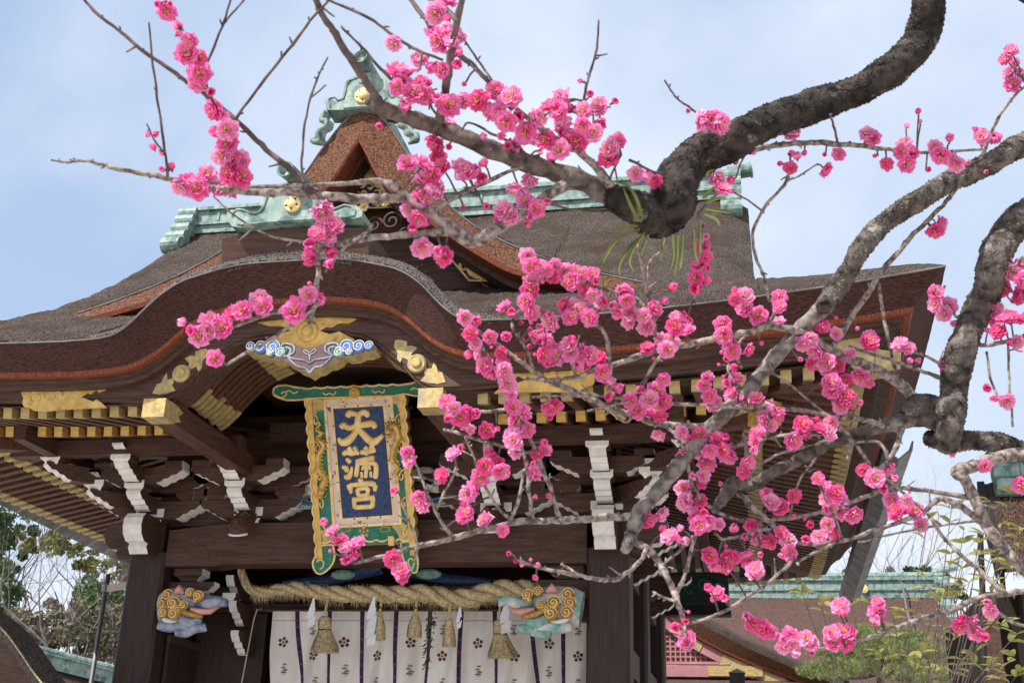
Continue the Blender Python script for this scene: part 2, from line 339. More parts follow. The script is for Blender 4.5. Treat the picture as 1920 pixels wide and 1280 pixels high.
# eave ceilings and rafters
ce = MB()
FQ, LQ = 0.62, 1.5
def fz(q): return 5.015 + 0.21 * (q - FQ)
def lz(q): return 5.107 + 0.25 * (q - LQ)
def ceil_rows(fn, half, us, kara=False):
    for q0, q1, zf, off in ((0.5, 1.9, fz, 0.052), (1.47, 3.4, lz, 0.058)):
        if kara:
            for s0, s1 in ((-1, 0), (0, 1)):
                rows = []
                for q in frange(q0, q1, 5):
                    lo_, hi_ = 1.35, half - q
                    rows.append([fn((-1 if s0 < 0 else 1) * (lo_ + (hi_ - lo_) * i / 30), q, zf(q) + off + rise(lo_ + (hi_ - lo_) * i / 30, half, q)) for i in range(31)])
                ce.grid(rows)
        else: ce.grid([[fn(u * (half - q), q, zf(q) + off + rise(u * (half - q), half, q)) for u in us] for q in frange(q0, q1, 5)])
ceil_rows(front, HX, None, True); ceil_rows(sider, HY, uss); ceil_rows(sidel, HY, uss); ceil_rows(rear, HX, uss)
ce.add([(-3.3, 12.35, 5.72), (3.3, 12.35, 5.72), (3.3, 17.6, 5.72), (-3.3, 17.6, 5.72)], [(0, 3, 2, 1)])
ce.build('eave_ceiling', M['ceiling'], GATE)
um = MB(); um.box(-0.0425, 0.0425, 0, 1, -0.048, 0.048); raft_me = um.mesh('rafter', [M['rafter']])
um = MB(); um.box(-0.046, 0.046, -0.008, 0.09, -0.052, 0.052)
for k in range(4): um.add([(-.0465 + .0, .09, -.052 + .026*k), (-.0465, .09 + (.07, .03, .055, .02)[k], -.052 + .026*k + .013), (-.0465, .09, -.026 + .026*k)], [(0, 1, 2)]); um.add([(.0465, .09, -.052 + .026*k), (.0465, .09 + (.07, .03, .055, .02)[k], -.039 + .026*k), (.0465, .09, -.026 + .026*k)], [(0, 1, 2)])
cap_old = um.mesh('gilt_cap', [M['oldgold']]); cap_new = um.mesh('gilt_cap', [M['gold']])
um = MB(); um.box(-0.046, 0.046, 0, 0.16, -0.051, -0.044); um.add([(-.046, .16, -.0478), (.046, .16, -.0478), (0, .27, -.0478), (0.0, .16, -.0478)], [(0, 1, 2)]); gilt_sole = um.mesh('gilt_sole', [M['oldgold']])
def rafter_at(name, kind, u, q0, q1, zf, dz, cap, sole=False):
    a = Vector({'f': front, 'r': sider, 'l': sidel, 'b': rear}[kind](u, q0, zf(q0) + dz)); b = Vector({'f': front, 'r': sider, 'l': sidel, 'b': rear}[kind](u, q1, zf(q1) + dz))
    d = b - a; L = d.length; y = d / L; x = y.cross(Vector((0, 0, 1))).normalized(); z = x.cross(y)
    rot = Matrix(((x.x, y.x, z.x, a.x), (x.y, y.y, z.y, a.y), (x.z, y.z, z.z, a.z), (0, 0, 0, 1))) @ Matrix.Rotation(R(rnd.uniform(-2.2, 2.2)), 4, 'Y')
    o = inst(name, raft_me, GATE, rot @ Matrix.Diagonal((1, L, 1, 1)))
    inst('gilt_cap', cap, o, rot)
    if sole: inst('gilt_sole', gilt_sole, o, rot)
def rafter_row(kind, half, lo_):
    n = int((half - 0.6) / 0.19)
    for i in range(-n, n + 1):
        u = i * 0.19 + (0.0 if kind != 'f' else 0.02)
        if abs(u) < lo_: continue
        dz = rise(u, half, 0.6); qh = half - abs(u) + 0.05
        if kind in 'rl' and u > 5.0: continue
        if kind == 'b' and u < 2.6: continue
        if qh > FQ + 0.25: rafter_at('flying_rafter', kind, u, FQ, min(1.95, qh), fz, dz, cap_old, kind != 'f')
        if qh > LQ + 0.2: rafter_at('base_rafter', kind, u, LQ, min(3.2, qh), lz, dz * 0.7, cap_new if kind == 'f' else cap_old, kind != 'f')
rafter_row('f', HX, 1.62); rafter_row('b', HX, 2.0); rafter_row('r', HY, 0); rafter_row('l', HY, 0)
# eave battens on the base rafters, wall purlins, hip beams
for fn, half in ((sider, HY), (sidel, HY)):
    eb = MB()
    pts = [fn(u * (half - LQ), LQ + .06, lz(LQ) + .085 + rise(u * (half - LQ), half, LQ)) for u in uss]
    for i in range(len(pts) - 1): eb.bar(pts[i], pts[i+1], 0.09, 0.05)
    eb.build('eave_batten', M['wood'], GATE)
for s_ in (-1, 1):
    eb = MB()
    pts = [front(s_ * (1.4 + (HX - LQ - 1.4) * i / 24), LQ + .06, lz(LQ) + .085 + rise(1.4 + (HX - LQ - 1.4) * i / 24, HX, LQ)) for i in range(25)]
    for i in range(24): eb.bar(pts[i], pts[i+1], 0.09, 0.05)
    eb.build('eave_batten', M['wood'], GATE)
for sx in (-1, 1):
    hb = MB(); hb.bar((sx * (EX - .52), EY + .52, 5.17), (sx * 2.5, 12.3, 5.62), 0.16, 0.20)
    o = hb.build('hip_beam', M['rafter'], GATE)
    c = MB(); c.bar((sx * (EX - .50), EY + .50, 5.165), (sx * (EX - .66), EY + .66, 5.19), 0.175, 0.215); c.build('gilt_cap', M['oldgold'], o)
    hb = MB(); hb.bar((sx * (EX - LQ + .1), EY + LQ - .1, 5.05), (sx * 2.5, 12.3, 5.40), 0.16, 0.20)
    o = hb.build('hip_beam', M['rafter'], GATE)
    c = MB(); c.bar((sx * (EX - LQ + .12), EY + LQ - .12, 5.045), (sx * (EX - LQ - .06), EY + LQ + .06, 5.068), 0.175, 0.215); c.build('gilt_cap', M['gold'], o)
for y in (11.18,):
    
    for x0, x1 in ((-3.9, -1.2), (1.2, 3.9)):
        p = MB(); p.box(x0, x1, y - .07, y + .07, 5.02, 5.185); p.build('purlin', M['wood'], GATE)
for sx in (-1, 1):
    p = MB(); p.box(sx * 3.40 - .07, sx * 3.40 + .07, 10.5, 18.5, 5.015, 5.18); p.build('purlin', M['woody'], GATE)
p = MB(); p.box(-1.22, 1.22, 11.86, 12.0, 5.34, 5.56); o = p.build('carved_beam', M['wood'], GATE)
def groove(px, Y, r=.006, m='black', par=None, name='carved_line', mirror=False):
    g_ = MB(); pts = [atY(a, b, Y) for a, b in spline(px, 5)]
    if mirror: pts = [Vector((-v.x, v.y, v.z)) for v in pts]
    g_.tube(pts, r, 5); return g_.build(name, M[m], par)
groove([(480, 803), (500, 806), (520, 813), (540, 808), (550, 799), (545, 795), (538, 799), (541, 805)], 11.86, .006, par=o)
groove([(560, 804), (580, 800), (600, 797)], 11.86, .006, par=o)
# ribs under the cusped gable, following its arch
KRIB = [(0, 5.80), (.3, 5.79), (.55, 5.755), (.75, 5.67), (.9, 5.56), (1.05, 5.40), (1.2, 5.23), (1.34, 5.12)]
for k in range(9):
    y = 9.98 + k * 0.10; rb = MB(); pts = [(x, y, interp(KRIB, abs(x)) + 0.02) for x in frange(-1.3, 1.3, 36)]
    for i in range(36): rb.bar(pts[i], pts[i+1], 0.055, 0.06, upv=(0, 1, 0))
    o = rb.build('arched_rib', M['rafter'], GATE)
    for x0, x1 in ((-1.3, -1.12), (-.74, -.55), (-.16, .0), (.55, .74), (1.12, 1.3)):
        gc = MB()
        pp = [(x, y, interp(KRIB, abs(x)) + 0.02) for x in frange(x0 + jit(.015), x1 + jit(.02), 4)]
        for i in range(4): gc.bar(pp[i], pp[i+1], 0.062, 0.068, upv=(0, 1, 0))
        gc.build('gilt_sleeve', M['oldgold'], o)
cv = MB(); cv.grid([[(x, y, interp(KRIB, abs(x)) + 0.065) for x in frange(-1.36, 1.36, 40)] for y in (9.6, 10.85)]); cv.build('arched_ceiling', M['ceiling'], GATE)
cv = MB(); cv.box(-1.36, 1.36, 10.8, 12.3, 5.90, 5.94); cv.build('porch_ceiling', M['ceiling'], GATE)
# nose beams carrying the cusped gable, gilded noses
for sx in (-1, 1):
    nb = MB(); nb.box(sx * 1.32 - .10, sx * 1.32 + .10, 9.62, 11.9, 4.86, 5.07); o = nb.build('nose_beam', M['woody'], GATE)
    c = MB(); c.box(sx * 1.32 - .112, sx * 1.32 + .112, 9.44, 9.66, 4.85, 5.03)
    for q_ in (-1, 1): c.add([(sx*1.32 + q_*.113, 9.66, 4.86), (sx*1.32 + q_*.113, 9.78, 4.90), (sx*1.32 + q_*.113, 9.72, 4.94), (sx*1.32 + q_*.113, 9.80, 5.0), (sx*1.32 + q_*.113, 9.66, 5.03)], [(0, 1, 2, 3, 4)])
    c.build('gilt_cap', M['oldgold'], o)
    w = MB(); w.box(sx * 1.5 - .16, sx * 1.5 + .16, 9.72, 11.2, 5.07, 5.16); w.build('side_soffit', M['ceiling'], GATE)
# ------------------------------------------------------------------ posts, beams, brackets
def post(x, y, z1, w=0.44):
    c = 0.035; h = w / 2; pl = [(-h + c, -h), (h - c, -h), (h, -h + c), (h, h - c), (h - c, h), (-h + c, h), (-h, h - c), (-h, -h + c)]
    p = MB(); p.prism(pl, lambda a, b, d: (x + a, y + b, d), 0.78, z1); return p.build('post', M['woodz'], GATE)
for x in (-2.58, 2.58):
    post(x, 12.22, 4.14); post(x, 14.5, 5.6, 0.40); post(x, 17.0, 4.6, 0.42)
    p = MB(); p.box(x - .15, x + .15, 12.06, 12.36, 4.14, 4.46); p.build('post_neck', M['woodz'], GATE)
# rainbow tie beam
tb = MB(); up_ = [(x, 4.455 - 0.07 * max(0, (abs(x) - 1.2) / 1.16) ** 2.2) for x in frange(-2.36, 2.36, 40)]
dn = [(x, 4.005 if abs(x) < 1.75 else 3.985) for x in frange(-2.36, 2.36, 40)]
tb.prism(up_ + dn[::-1], lambda a, b, d: (a, d, b), 12.02, 12.32); TIE = tb.build('tie_beam', M['wood'], GATE)
for mi in (False, True):
    sw = lambda pts: [(a, b) for a, b in pts]
    groove([(316, 1016), (335, 1017), (350, 1033), (362, 1043), (378, 1039), (387, 1027), (400, 1021), (399, 1010), (388, 1004), (376, 1006), (368, 1013), (374, 1020), (383, 1024)], 12.02, .008, 'rafter', TIE, mirror=mi)
    groove([(386, 1026), (391, 1037), (391, 1052)], 12.02, .006, 'rafter', TIE, mirror=mi)
    groove([(443, 1005), (428, 1018), (418, 1040), (418, 1056)], 12.02, .007, 'rafter', TIE, mirror=mi)
# wall boards behind the brackets, inner beams, door head
wb = MB(); wb.box(-2.6, 2.6, 12.18, 12.26, 4.47, 5.75); wb.build('wall_board', M['wood'], GATE)
for y0, z0, z1 in ((12.92, 3.76, 3.92), (12.94, 3.63, 3.72)):
    p = MB(); p.box(-2.36, 2.36, y0, y0 + .16, z0, z1); p.build('door_lintel', M['wood'], GATE)
p = MB(); p.box(-2.4, 2.4, 14.4, 14.6, 0.8, 5.5); p.build('back_wall', M['ceiling'], GATE)
p = MB(); p.box(-2.4, 2.4, 12.3, 14.4, 4.62, 4.68); p.build('inner_ceiling', M['ceiling'], GATE)
for x0, x1, y0, y1, z0, z1 in ((-2.36, -1.5, 13.0, 13.14, 0.8, 3.62), (2.30, 2.36, 13.0, 13.14, 0.8, 3.62)):
    p = MB(); p.box(x0, x1, y0, y1, z0, z1); p.build('door_jamb', M['woodz'], GATE)
# plank leaf folded back beside the left post
for i in range(7):
    p = MB(); a = 12.26 + i * .10; p.box(-2.335 + .0, -2.30 + (i % 2) * .004, a, a + .094, 0.9, 3.19 - .0 * i); p.build('door_plank', M['woodz'], GATE)
p = MB(); p.box(-2.33, -2.28, 12.24, 12.98, 3.192, 3.27); p.build('door_rail', M['wood'], GATE)
# side walls / beams on the flanks
for sx in (-1, 1):
    for z0, z1 in ((4.02, 4.42), (3.0, 3.3)):
        p = MB(); p.box(sx * 2.58 - .11, sx * 2.58 + .11, 12.45, 17.2, z0, z1); p.build('side_beam', M['woody'], GATE)
    p = MB(); p.box(sx * 2.58 - .04, sx * 2.58 + .04, 12.45, 17.0, 4.42, 5.5); p.build('side_panel', M['ceiling'], GATE)
for sx in (-1, 1):
    p = MB(); p.box(sx * 2.50 - .03, sx * 2.50 + .03, 12.44, 14.5, 0.8, 4.4); p.build('flank_wall', M['woodz'], GATE)
# painted rear beam that runs out past the rear post
p = MB(); p.box(2.82, 3.70, 16.86, 17.14, 4.33, 4.80); o = p.build('painted_rear_beam', M['darkgreen'], GATE)
for k in range(4):
    s_ = MB(); c = Vector((2.95 + .2 * k, 16.855, 4.62 - .05 * (k % 2)))
    s_.tube([c + Vector((math.cos(t) * .1 * (1 - t / 9), 0, math.sin(t) * .07)) for t in frange(0, 6, 18)], .010, 5); s_.build('painted_swirl', M['green'], o)
p = MB(); p.box(2.80, 3.72, 16.88, 17.12, 4.205, 4.325); p.build('rear_beam_sill', M['black'], GATE)
p = MB(); p.box(2.80, 3.4, 16.95, 17.05, 0.8, 4.2); 
# bracket kit -------------------------------------------------------
ARM = [(0, 0), (-.235, 0), (-.19, .012), (-.16, .045), (-.125, .048), (-.09, .085), (-.05, .088), (-.012, .128), (0, .135)]
def arm(mb, base, d, L, h, w):
    """bracket arm from base along unit d; scalloped white underside at the end"""
    base = Vector(base); d = Vector(d); s_ = Vector((-d.y, d.x, 0)); k = h / .17
    pl = [(-.02, 0), (max(L - .29, .01), 0)] + [(L + a * 1.25, b * k) for a, b in ARM[2:]] + [(L, h), (-.02, h)]
    n = len(pl); vs = []
    for q_ in (-1, 1): vs += [base + d * a + s_ * (q_ * w / 2) + Vector((0, 0, b)) for a, b in pl]
    fs = [list(range(n))[::-1], list(range(n, 2*n))] + [(i, (i+1) % n, (i+1) % n + n, i + n) for i in range(n)]
    mm = [0, 0] + [1 if 1 <= i <= n - 3 else 0 for i in range(n)]
    mb.add(vs, fs, mm)
def block(mb, c, d, w, h, dep=None):
    """bearing block, narrower below, ends across d painted white"""
    c = Vector(c); d = Vector(d); s_ = Vector((-d.y, d.x, 0)); dep = dep or w
    lv = [(0.58, 0), (0.63, .12), (0.76, .28), (1.0, .44), (1.0, 1.0)]
    for i in range(len(lv) - 1):
        a0, z0 = lv[i]; a1, z1 = lv[i+1]; vs = []
        for a, z in ((a0, z0), (a1, z1)):
            for i_, j_ in ((-1,-1),(1,-1),(1,1),(-1,1)): vs.append(c + d * (i_ * w / 2 * a) + s_ * (j_ * dep / 2 * a) + Vector((0, 0, z * h)))
        mb.add(vs, [(0,1,5,4),(1,2,6,5),(2,3,7,6),(3,0,4,7)], [0, 1, 0, 1])
    o = len(mb.v) - 4; mb.f.append([o, o+1, o+2, o+3]); mb.m.append(0)
    o = len(mb.v) - 4 * 2 * (len(lv) - 1); mb.f.append([o+3, o+2, o+1, o]); mb.m.append(0)
BM = [M['wood'], M['white']]
def one(kind, fn, *a):
    b = MB(); fn(b, *a); return b.build(kind, BM, GATE)
FWD = (0, -1, 0); DX = (1, 0, 0); NX = (-1, 0, 0)
def bracket_set(x, out=0, faces=True):
    wy = 12.1
    one('bearing_block', block, (x, wy, 4.455), FWD, .34, .16)
    # first tier
    one('bracket_arm', arm, (x, wy, 4.55), FWD, .60, .17, .17)
    for d in (DX, NX): one('bracket_arm', arm, (x + d[0] * .04, wy - .06, 4.50), d, .56, .20, .20)
    one('bearing_block', block, (x, wy - .50, 4.70), FWD, .21, .13, .235)
    for d in (DX, NX): one('bearing_block', block, (x + d[0] * .40, wy - .075, 4.70), DX, .22, .13, .2)
    # second tier
    one('bracket_arm', arm, (x, wy, 4.80), FWD, .95, .17, .17)
    for d in (DX, NX):
        one('bracket_arm', arm, (x + d[0] * .04, wy - .50, 4.80), d, .50, .17, .18)
        one('bracket_arm', arm, (x + d[0] * .04, wy - .08, 4.80), d, .66, .18, .19)
        one('bearing_block', block, (x + d[0] * .43, wy - .50, 4.925), DX, .20, .12, .18)
        one('bearing_block', block, (x + d[0] * .55, wy - .08, 4.945), DX, .20, .12, .18); one('bearing_block', block, (x + d[0] * .22, wy - .08, 4.945), DX, .20, .12, .18)
    one('bearing_block', block, (x, wy - .88, 4.925), FWD, .19, .105, .235)
    one('bracket_arm', arm, (x, wy - .9, 5.02), FWD, .17, .10, .13)
    if out:
        dg = Vector((out, -1, 0)).normalized()
        one('bracket_arm', arm, (x, wy, 4.58), dg, .80, .17, .15); p_ = Vector((x, wy, 0)) + dg * .70
        one('bearing_block', block, (p_.x, p_.y, 4.74), FWD, .20, .11, .235)
        one('bracket_arm', arm, (x, wy, 4.80), dg, 1.30, .17, .15); p_ = Vector((x, wy, 0)) + dg * 1.2
        one('bearing_block', block, (p_.x, p_.y, 4.95), FWD, .21, .12, .24)
        one('bracket_arm', arm, (p_.x, p_.y + .1, 5.05), FWD, .30, .13, .15)
        # flank tiers
        for k in (0, 1):
            one('bracket_arm', arm, (x, wy + .06, 4.583 + .22 * k), (out, 0, 0), .62 + .36 * k, .165, .145)
            one('bracket_arm', arm, (x + out * .5, wy - .45 + .3, 4.81), (0, -1, 0), .5, .14, .125)
for x in (-2.58, 2.58): bracket_set(x, -1 if x < 0 else 1)
for x in (-1.40, 1.40): bracket_set(x)
for x in (-2.02, -1.98 + .12, -.86, .86, 1.9, 2.02):
    one('bearing_block', block, (x, 12.02, 4.70), DX, .20, .13, .18)
    one('bracket_arm', arm, (x, 12.06, 4.835), (math.copysign(1, -x), 0, 0), .30, .13, .16)
# plain ceiling block row in the centre bay
for x in (-.52, .52): one('bearing_block', block, (x, 12.04, 4.745), DX, .19, .105)
# carved noses on the posts: white-edged scalloped beam ends
def nose(x, y0, z0, d, L, h, w, name='beam_nose'):
    b = MB(); base = Vector((x, y0, z0)); d = Vector(d); s_ = Vector((-d.y, d.x, 0))
    pl = [(0, 0), (L * .55, -.02), (L * .66, .05), (L * .62, .09), (L * .80, .10), (L * .95, .17), (L, .26), (L * .97, .34), (L * .86, h), (0, h)]
    n = len(pl); vs = []
    for q_ in (-1, 1): vs += [base + d * a + s_ * (q_ * w / 2) + Vector((0, 0, c_)) for a, c_ in pl]
    b.add(vs, [list(range(n))[::-1], list(range(n, 2*n))] + [(i, (i+1) % n, (i+1) % n + n, i + n) for i in range(n)], [0, 0] + [1 if 1 <= i <= 7 else 0 for i in range(n)])
    return b.build(name, BM, GATE)
for x in (-2.58, 2.58):
    nose(x, 12.1, 4.10, FWD, .52, .40, .22)
    nose(x + math.copysign(.12, x), 12.2, 4.10, (math.copysign(1, x), 0, 0), .50, .40, .2)
    for k in range(2):   # bracket arms under the tie beam on the inner side
        s_ = -math.copysign(1, x)
        one('bracket_arm', arm, (x + s_ * .1, 12.25, 3.62 - .22 * k + .02), (s_, 0, 0), .66 - .12 * k, .2, .14)
    one('bearing_block', block, (x + s_ * .45, 12.24, 3.85), DX, .34, .13, .2)
for k, z in enumerate((3.72, 3.44, 3.12)): one('bracket_arm', arm, (-1.76 + .05 * k, 12.95, z), FWD, .52 - .04 * k, .24, .095)
one('bearing_block', block, (-1.74, 12.5, 3.68), FWD, .16, .08, .16)
for x in (-2.58, 2.58):
    for yy in (13.4, 15.8):
        one('bracket_arm', arm, (x, yy, 4.0), (math.copysign(1, x), 0, 0), .42, .2, .16); one('bearing_block', block, (x + math.copysign(.3, x), yy, 4.2), DX, .22, .13)
        one('bracket_arm', arm, (x, yy, 4.33), (math.copysign(1, x), 0, 0), .66, .2, .16)
# grimacing carved corbels under the mid brackets
for x in (-1.40, 1.40):
    f_ = MB(); c = Vector((x, 11.98, 4.46))
    f_.grid([[c + Vector((math.sin(a) * w_, -math.cos(a) * w_ * 1.1 - dd, z)) for a in frange(-1.6, 1.6, 12)] for w_, dd, z in ((.10, .05, .08), (.13, .10, .02), (.135, .16, -.05), (.12, .20, -.12), (.10, .24, -.17), (.07, .22, -.21), (.02, .16, -.23))])
    o = f_.build('carved_face', M['wood'], GATE, smooth=True, label='dark carved grimacing mask')
    for sx in (-1, 1):
        e = MB(); e.ball(c + Vector((sx * .055, -.225, -.02)), .032, 10); e.tube([c + Vector((sx * .02, -.27, .02)), c + Vector((sx * .06, -.27, .045)), c + Vector((sx * .11, -.22, .02))], [.012, .018, .01], 6); e.build('brow', M['woody'], o)
        e = MB(); e.tube([c + Vector((sx * .03, -.33, -.14)), c + Vector((sx * .07, -.31, -.12)), c + Vector((sx * .10, -.26, -.13))], .014, 6); e.build('cheek', M['woody'], o)
    e = MB(); e.ball(c + Vector((0, -.32, -.07)), .03, 8); e.build('nose', M['woody'], o)
    e = MB(); e.tube([c + Vector((math.sin(a) * .105, -.235 - math.cos(a) * .055, -.185 - math.cos(a) * .03)) for a in frange(-1.4, 1.4, 10)], .012, 5); e.build('jaw_edge', M['white'], o)
# painted carvings in the centre bay: clouds, a crane each side
for sx in (-1, 1):
    cr = MB(); c = Vector((sx * .72, 12.02, 4.80))
    for k in range(6):
        a = R(20 + 17 * k); L = .26 - .015 * k; cr.tube([c, c + Vector((sx * math.cos(a) * L * .5, -.02, math.sin(a) * L * .55)), c + Vector((sx * math.cos(a) * L, -.03, math.sin(a) * L))], [.02, .022, .008], 6, flat=((0, -1, 0), .5))
    cr.ball(c, .06, 8, 0, (1.6, .6, .8)); cr.tube([c, c + Vector((-sx * .12, -.02, .04)), c + Vector((-sx * .20, -.02, .10)), c + Vector((-sx * .26, -.02, .09))], [.035, .02, .016, .006], 6)
    cr.build('carved_crane', M['white'], GATE, smooth=True)
    for k in range(4):
        wv = MB(); wv.tube([(sx * (.35 + .12 * i), 12.0 - .01 * k, 4.63 + .022 * k + .03 * math.sin(i * 1.3 + k * .5)) for i in range(7)], .012, 5); wv.build('carved_wave', M[('palegreen', 'paleblue', 'green', 'skyblue')[k]], GATE)
    wv = MB(); wv.ball((sx * .55, 12.02, 4.98), .11, 10, 0, (1.4, .3, .7)); wv.build('carved_cloud', M['redpaint'], GATE)
    wv = MB(); wv.ball((sx * .88, 12.02, 5.02), .10, 10, 0, (1.6, .3, .45)); wv.build('carved_cloud', M['green'], GATE)
# painted frog-leg strut above the lintel (deep in shade)
kl = MB()
for sx in (-1, 1): kl.tube([(sx * .08, 12.75, 4.12), (sx * .3, 12.75, 4.06), (sx * .7, 12.75, 3.96), (sx * 1.2, 12.75, 3.93)], [.10, .09, .06, .03], 8)
kl.build('painted_strut', M['blue'], GATE)
for sx in (-1, 1):
    q_ = MB(); q_.ball((sx * .5, 12.66, 4.0), .1, 10, 0, (1.5, .4, .6)); q_.build('painted_strut_flower', M['palegreen'], GATE)
# painted bracket in the dark under the arch
k2 = MB(); k2.box(-.3, .3, 11.9, 11.94, 5.62, 5.7); k2.ball((-.3, 11.88, 5.7), .1, 8, 0, (1.4, .4, .6)); k2.ball((.3, 11.88, 5.7), .1, 8, 0, (1.4, .4, .6)); k2.build('painted_cloud_block', M['blue'], GATE)

# ------------------------------------------------------------------ gilded plates on the bargeboard
def px_plate(name, pts, Y, th, mats, par, mirror=False, ms=0, smooth=False):
    b = MB(); w = [atY(a, c, Y) for a, c in pts]
    if mirror: w = [Vector((-p.x, p.y, p.z)) for p in w]
    n = len(w); b.add(w + [p + Vector((0, th, 0)) for p in w], [list(range(n)), list(range(2*n-1, n-1, -1))] + [(i, (i+1) % n, (i+1) % n + n, i + n) for i in range(n)], [0, 0] + [ms] * n)
    return b.build(name, mats, par)
def zc(pts, ox, oy, s_): return [(ox + a / s_, oy + b / s_) for a, b in pts]
PL_L = zc([(222,182),(1108,155),(1040,225),(985,245),(965,215),(900,262),(880,245),(810,290),(845,300),(870,310),(930,335),(965,312),(1015,345),(1060,392),(900,395),(600,412),(430,430),(330,420),(290,390),(240,385),(222,350),(232,300),(210,245)], 0, 690, 5.333)
LEAF_A = zc([(400,715),(425,690),(375,630),(430,600),(480,600),(490,555),(560,530),(612,530),(608,600),(560,660),(555,720),(515,765),(500,715),(440,745)], 280, 560, 5.647)
LEAF_B = zc([(250,830),(230,850),(190,850),(185,785),(150,830),(125,890),(80,900),(30,1000),(110,1015),(130,1005),(180,1000),(275,970),(240,915),(260,880)], 280, 560, 5.647)
BY = 9.545
for mi in (False, True):
    sg = -1 if mi else 1
    o = px_plate('gilt_plate', PL_L, BY, .025, [M['gold']], GATE, mi)
    for cpt, r0, turns in (((68, 745), .085, 9.5), ((108, 742), .05, 5.0)):
        c = atY(*cpt, BY); s_ = MB(); s_.tube([(sg * (c.x + math.cos(t) * r0 * (1 - t / 12)), BY - .002, c.z + math.sin(t) * r0 * (1 - t / 12)) for t in frange(0, turns, 30)], .009, 5); s_.build('chased_scroll', M['gold'], o)
    c = atY(340, 700, BY); d = MB(); d.lathe((sg * c.x, BY - .0, c.z), (0, -1, 0), [(.088, -.02), (.088, .012), (.075, .022), (.048, .02), (.045, .036), (.035, .042), (0, .042)], 28); o = d.build('gilt_boss', M['oldgold'], GATE, smooth=False)
    px_plate('gilt_leaf', LEAF_A, BY + .006, .02, [M['oldgold']], o, mi); px_plate('gilt_leaf', LEAF_B, BY + .006, .02, [M['oldgold']], o, mi)
    q_ = px_plate('gilt_corner_plate', [(1560, 640), (1645, 620), (1645, 655), (1690, 660), (1688, 690), (1640, 700), (1600, 690)], BY - .02, .025, [M['oldgold']], GATE, mi)
o = px_plate('gilt_plate', [(481,604),(530,599),(585,596),(630,594),(675,594),(655,606),(635,606),(622,614),(612,613),(600,620),(618,626),(636,621),(650,629),(662,634),(668,641),(612,643),(578,654),(545,645),(492,642),(510,632),(530,624),(545,620),(528,611),(505,611),(495,608)], BY, .025, [M['gold']], GATE)
c = atY(577, 621, BY); d = MB(); d.lathe((c.x, BY, c.z), (0, -1, 0), [(.105, -.01), (.105, .012), (.09, .022), (.06, .02), (.05, .034), (.03, .045), (0, .047)], 24); d.build('gilt_boss', M['gold'], o)
# cloud pendant under the crown of the arch
GY = 9.50
GEG = [(458,657),(466,650),(478,647),(492,642),(520,643),(548,645),(578,654),(610,643),(635,641),(665,640),(690,643),(704,648),(702,655),(688,660),(676,661),(664,667),(648,668),(640,664),(632,673),(620,680),(610,681),(598,690),(588,692),(577,700),(566,693),(556,690),(546,682),(536,678),(530,670),(522,673),(508,672),(496,665),(482,664),(470,660)]
PEN = px_plate('cloud_pendant', GEG, GY, .20, [M['purplewood'], M['oldgold']], GATE, ms=1)
def ptube(px, Y, r, m, par, name='raised_outline', n=5):
    b = MB(); b.tube([atY(a, c_, Y) for a, c_ in spline(px, n)], r, 6); return b.build(name, M[m], par, smooth=True)
for sg in (-1, 1):
    def mx_(pts): return [(581 + sg * (a - 581), b - (1.2 if sg > 0 else 0)) for a, b in pts]
    ptube(mx_([(632,668),(621,666),(617,656),(624,651),(632,653),(634,647),(626,644),(612,648),(610,658),(616,664),(622,668),(612,681),(600,688),(590,690),(581,700)]), GY - .003, .009, 'paleblue', PEN)
    ptube(mx_([(581,682),(590,676),(600,674),(612,672),(622,668)]), GY - .003, .008, 'paleblue', PEN)
    ptube(mx_([(581,662),(590,656),(592,660),(586,664),(582,666),(581,680)]), GY - .003, .006, 'paleblue', PEN)
    ptube(mx_([(629,650),(624,655),(627,661),(633,657)]), GY - .001, .012, 'green', PEN)
    for (cx, cy, r0, m_) in ((650, 652, .075, 'skyblue'), (673, 651, .062, 'skyblue'), (692, 650, .045, 'skyblue'), (636, 662, .05, 'palegreen'), (655, 662, .035, 'palegreen')):
        cpt = mx_([(cx, cy)])[0]; c = atY(*cpt, GY); b = MB(); b.lathe((c.x, GY, c.z), (0, -1, 0), [(r0, -.02), (r0, .008), (r0 * .8, .018), (0, .02)], 16); q_ = b.build('painted_cloud', M[m_], PEN)
        b = MB(); b.tube([(c.x + math.cos(t) * r0 * (1 - t / 13), GY - .022, c.z + math.sin(t) * r0 * (1 - t / 13)) for t in frange(0, 11, 34)], .0042, 5); b.build('white_scroll', M['white'], q_)
# ------------------------------------------------------------------ dormer gable on the front slope
GYF = 10.70
GTOP = [(0, 8.85), (.12, 8.79), (.25, 8.66), (.38, 8.47), (.5, 8.28), (.64, 8.04), (.8, 7.80), (1.03, 7.54), (1.39, 7.23), (1.97, 6.90), (2.6, 6.66), (3.2, 6.48)]
GRED = [(0, 8.40), (.10, 8.22), (.2, 8.02), (.3, 7.86), (.6, 7.56), (1.01, 7.22), (1.4, 6.93), (1.77, 6.70), (2.4, 6.52), (3.0, 6.38)]
def gt(x): return interp(GTOP, abs(x))
def gr(x): return interp(GRED, abs(x))
gb = MB(); xs = frange(-3.1, 3.1, 160)
rows = []
for x in xs:
    t1 = max(solve_t(gt(x) + .02) + .12, GYF - EY + .3) ; r_ = []
    for j in range(36):
        y = GYF + (EY + t1 - GYF) * j / 35
        r_.append((x + jit(.004), y, gt(x) + jit(.008) + .03 * math.exp(-((y - GYF) / .2) ** 2)))
    rows.append(r_)
gb.grid(rows)
GAB = gb.build('dormer_gable_roof', M['bark_verge'], GATE, smooth=True, label='steep bark dormer gable above the entrance')
e = MB(); k = 7
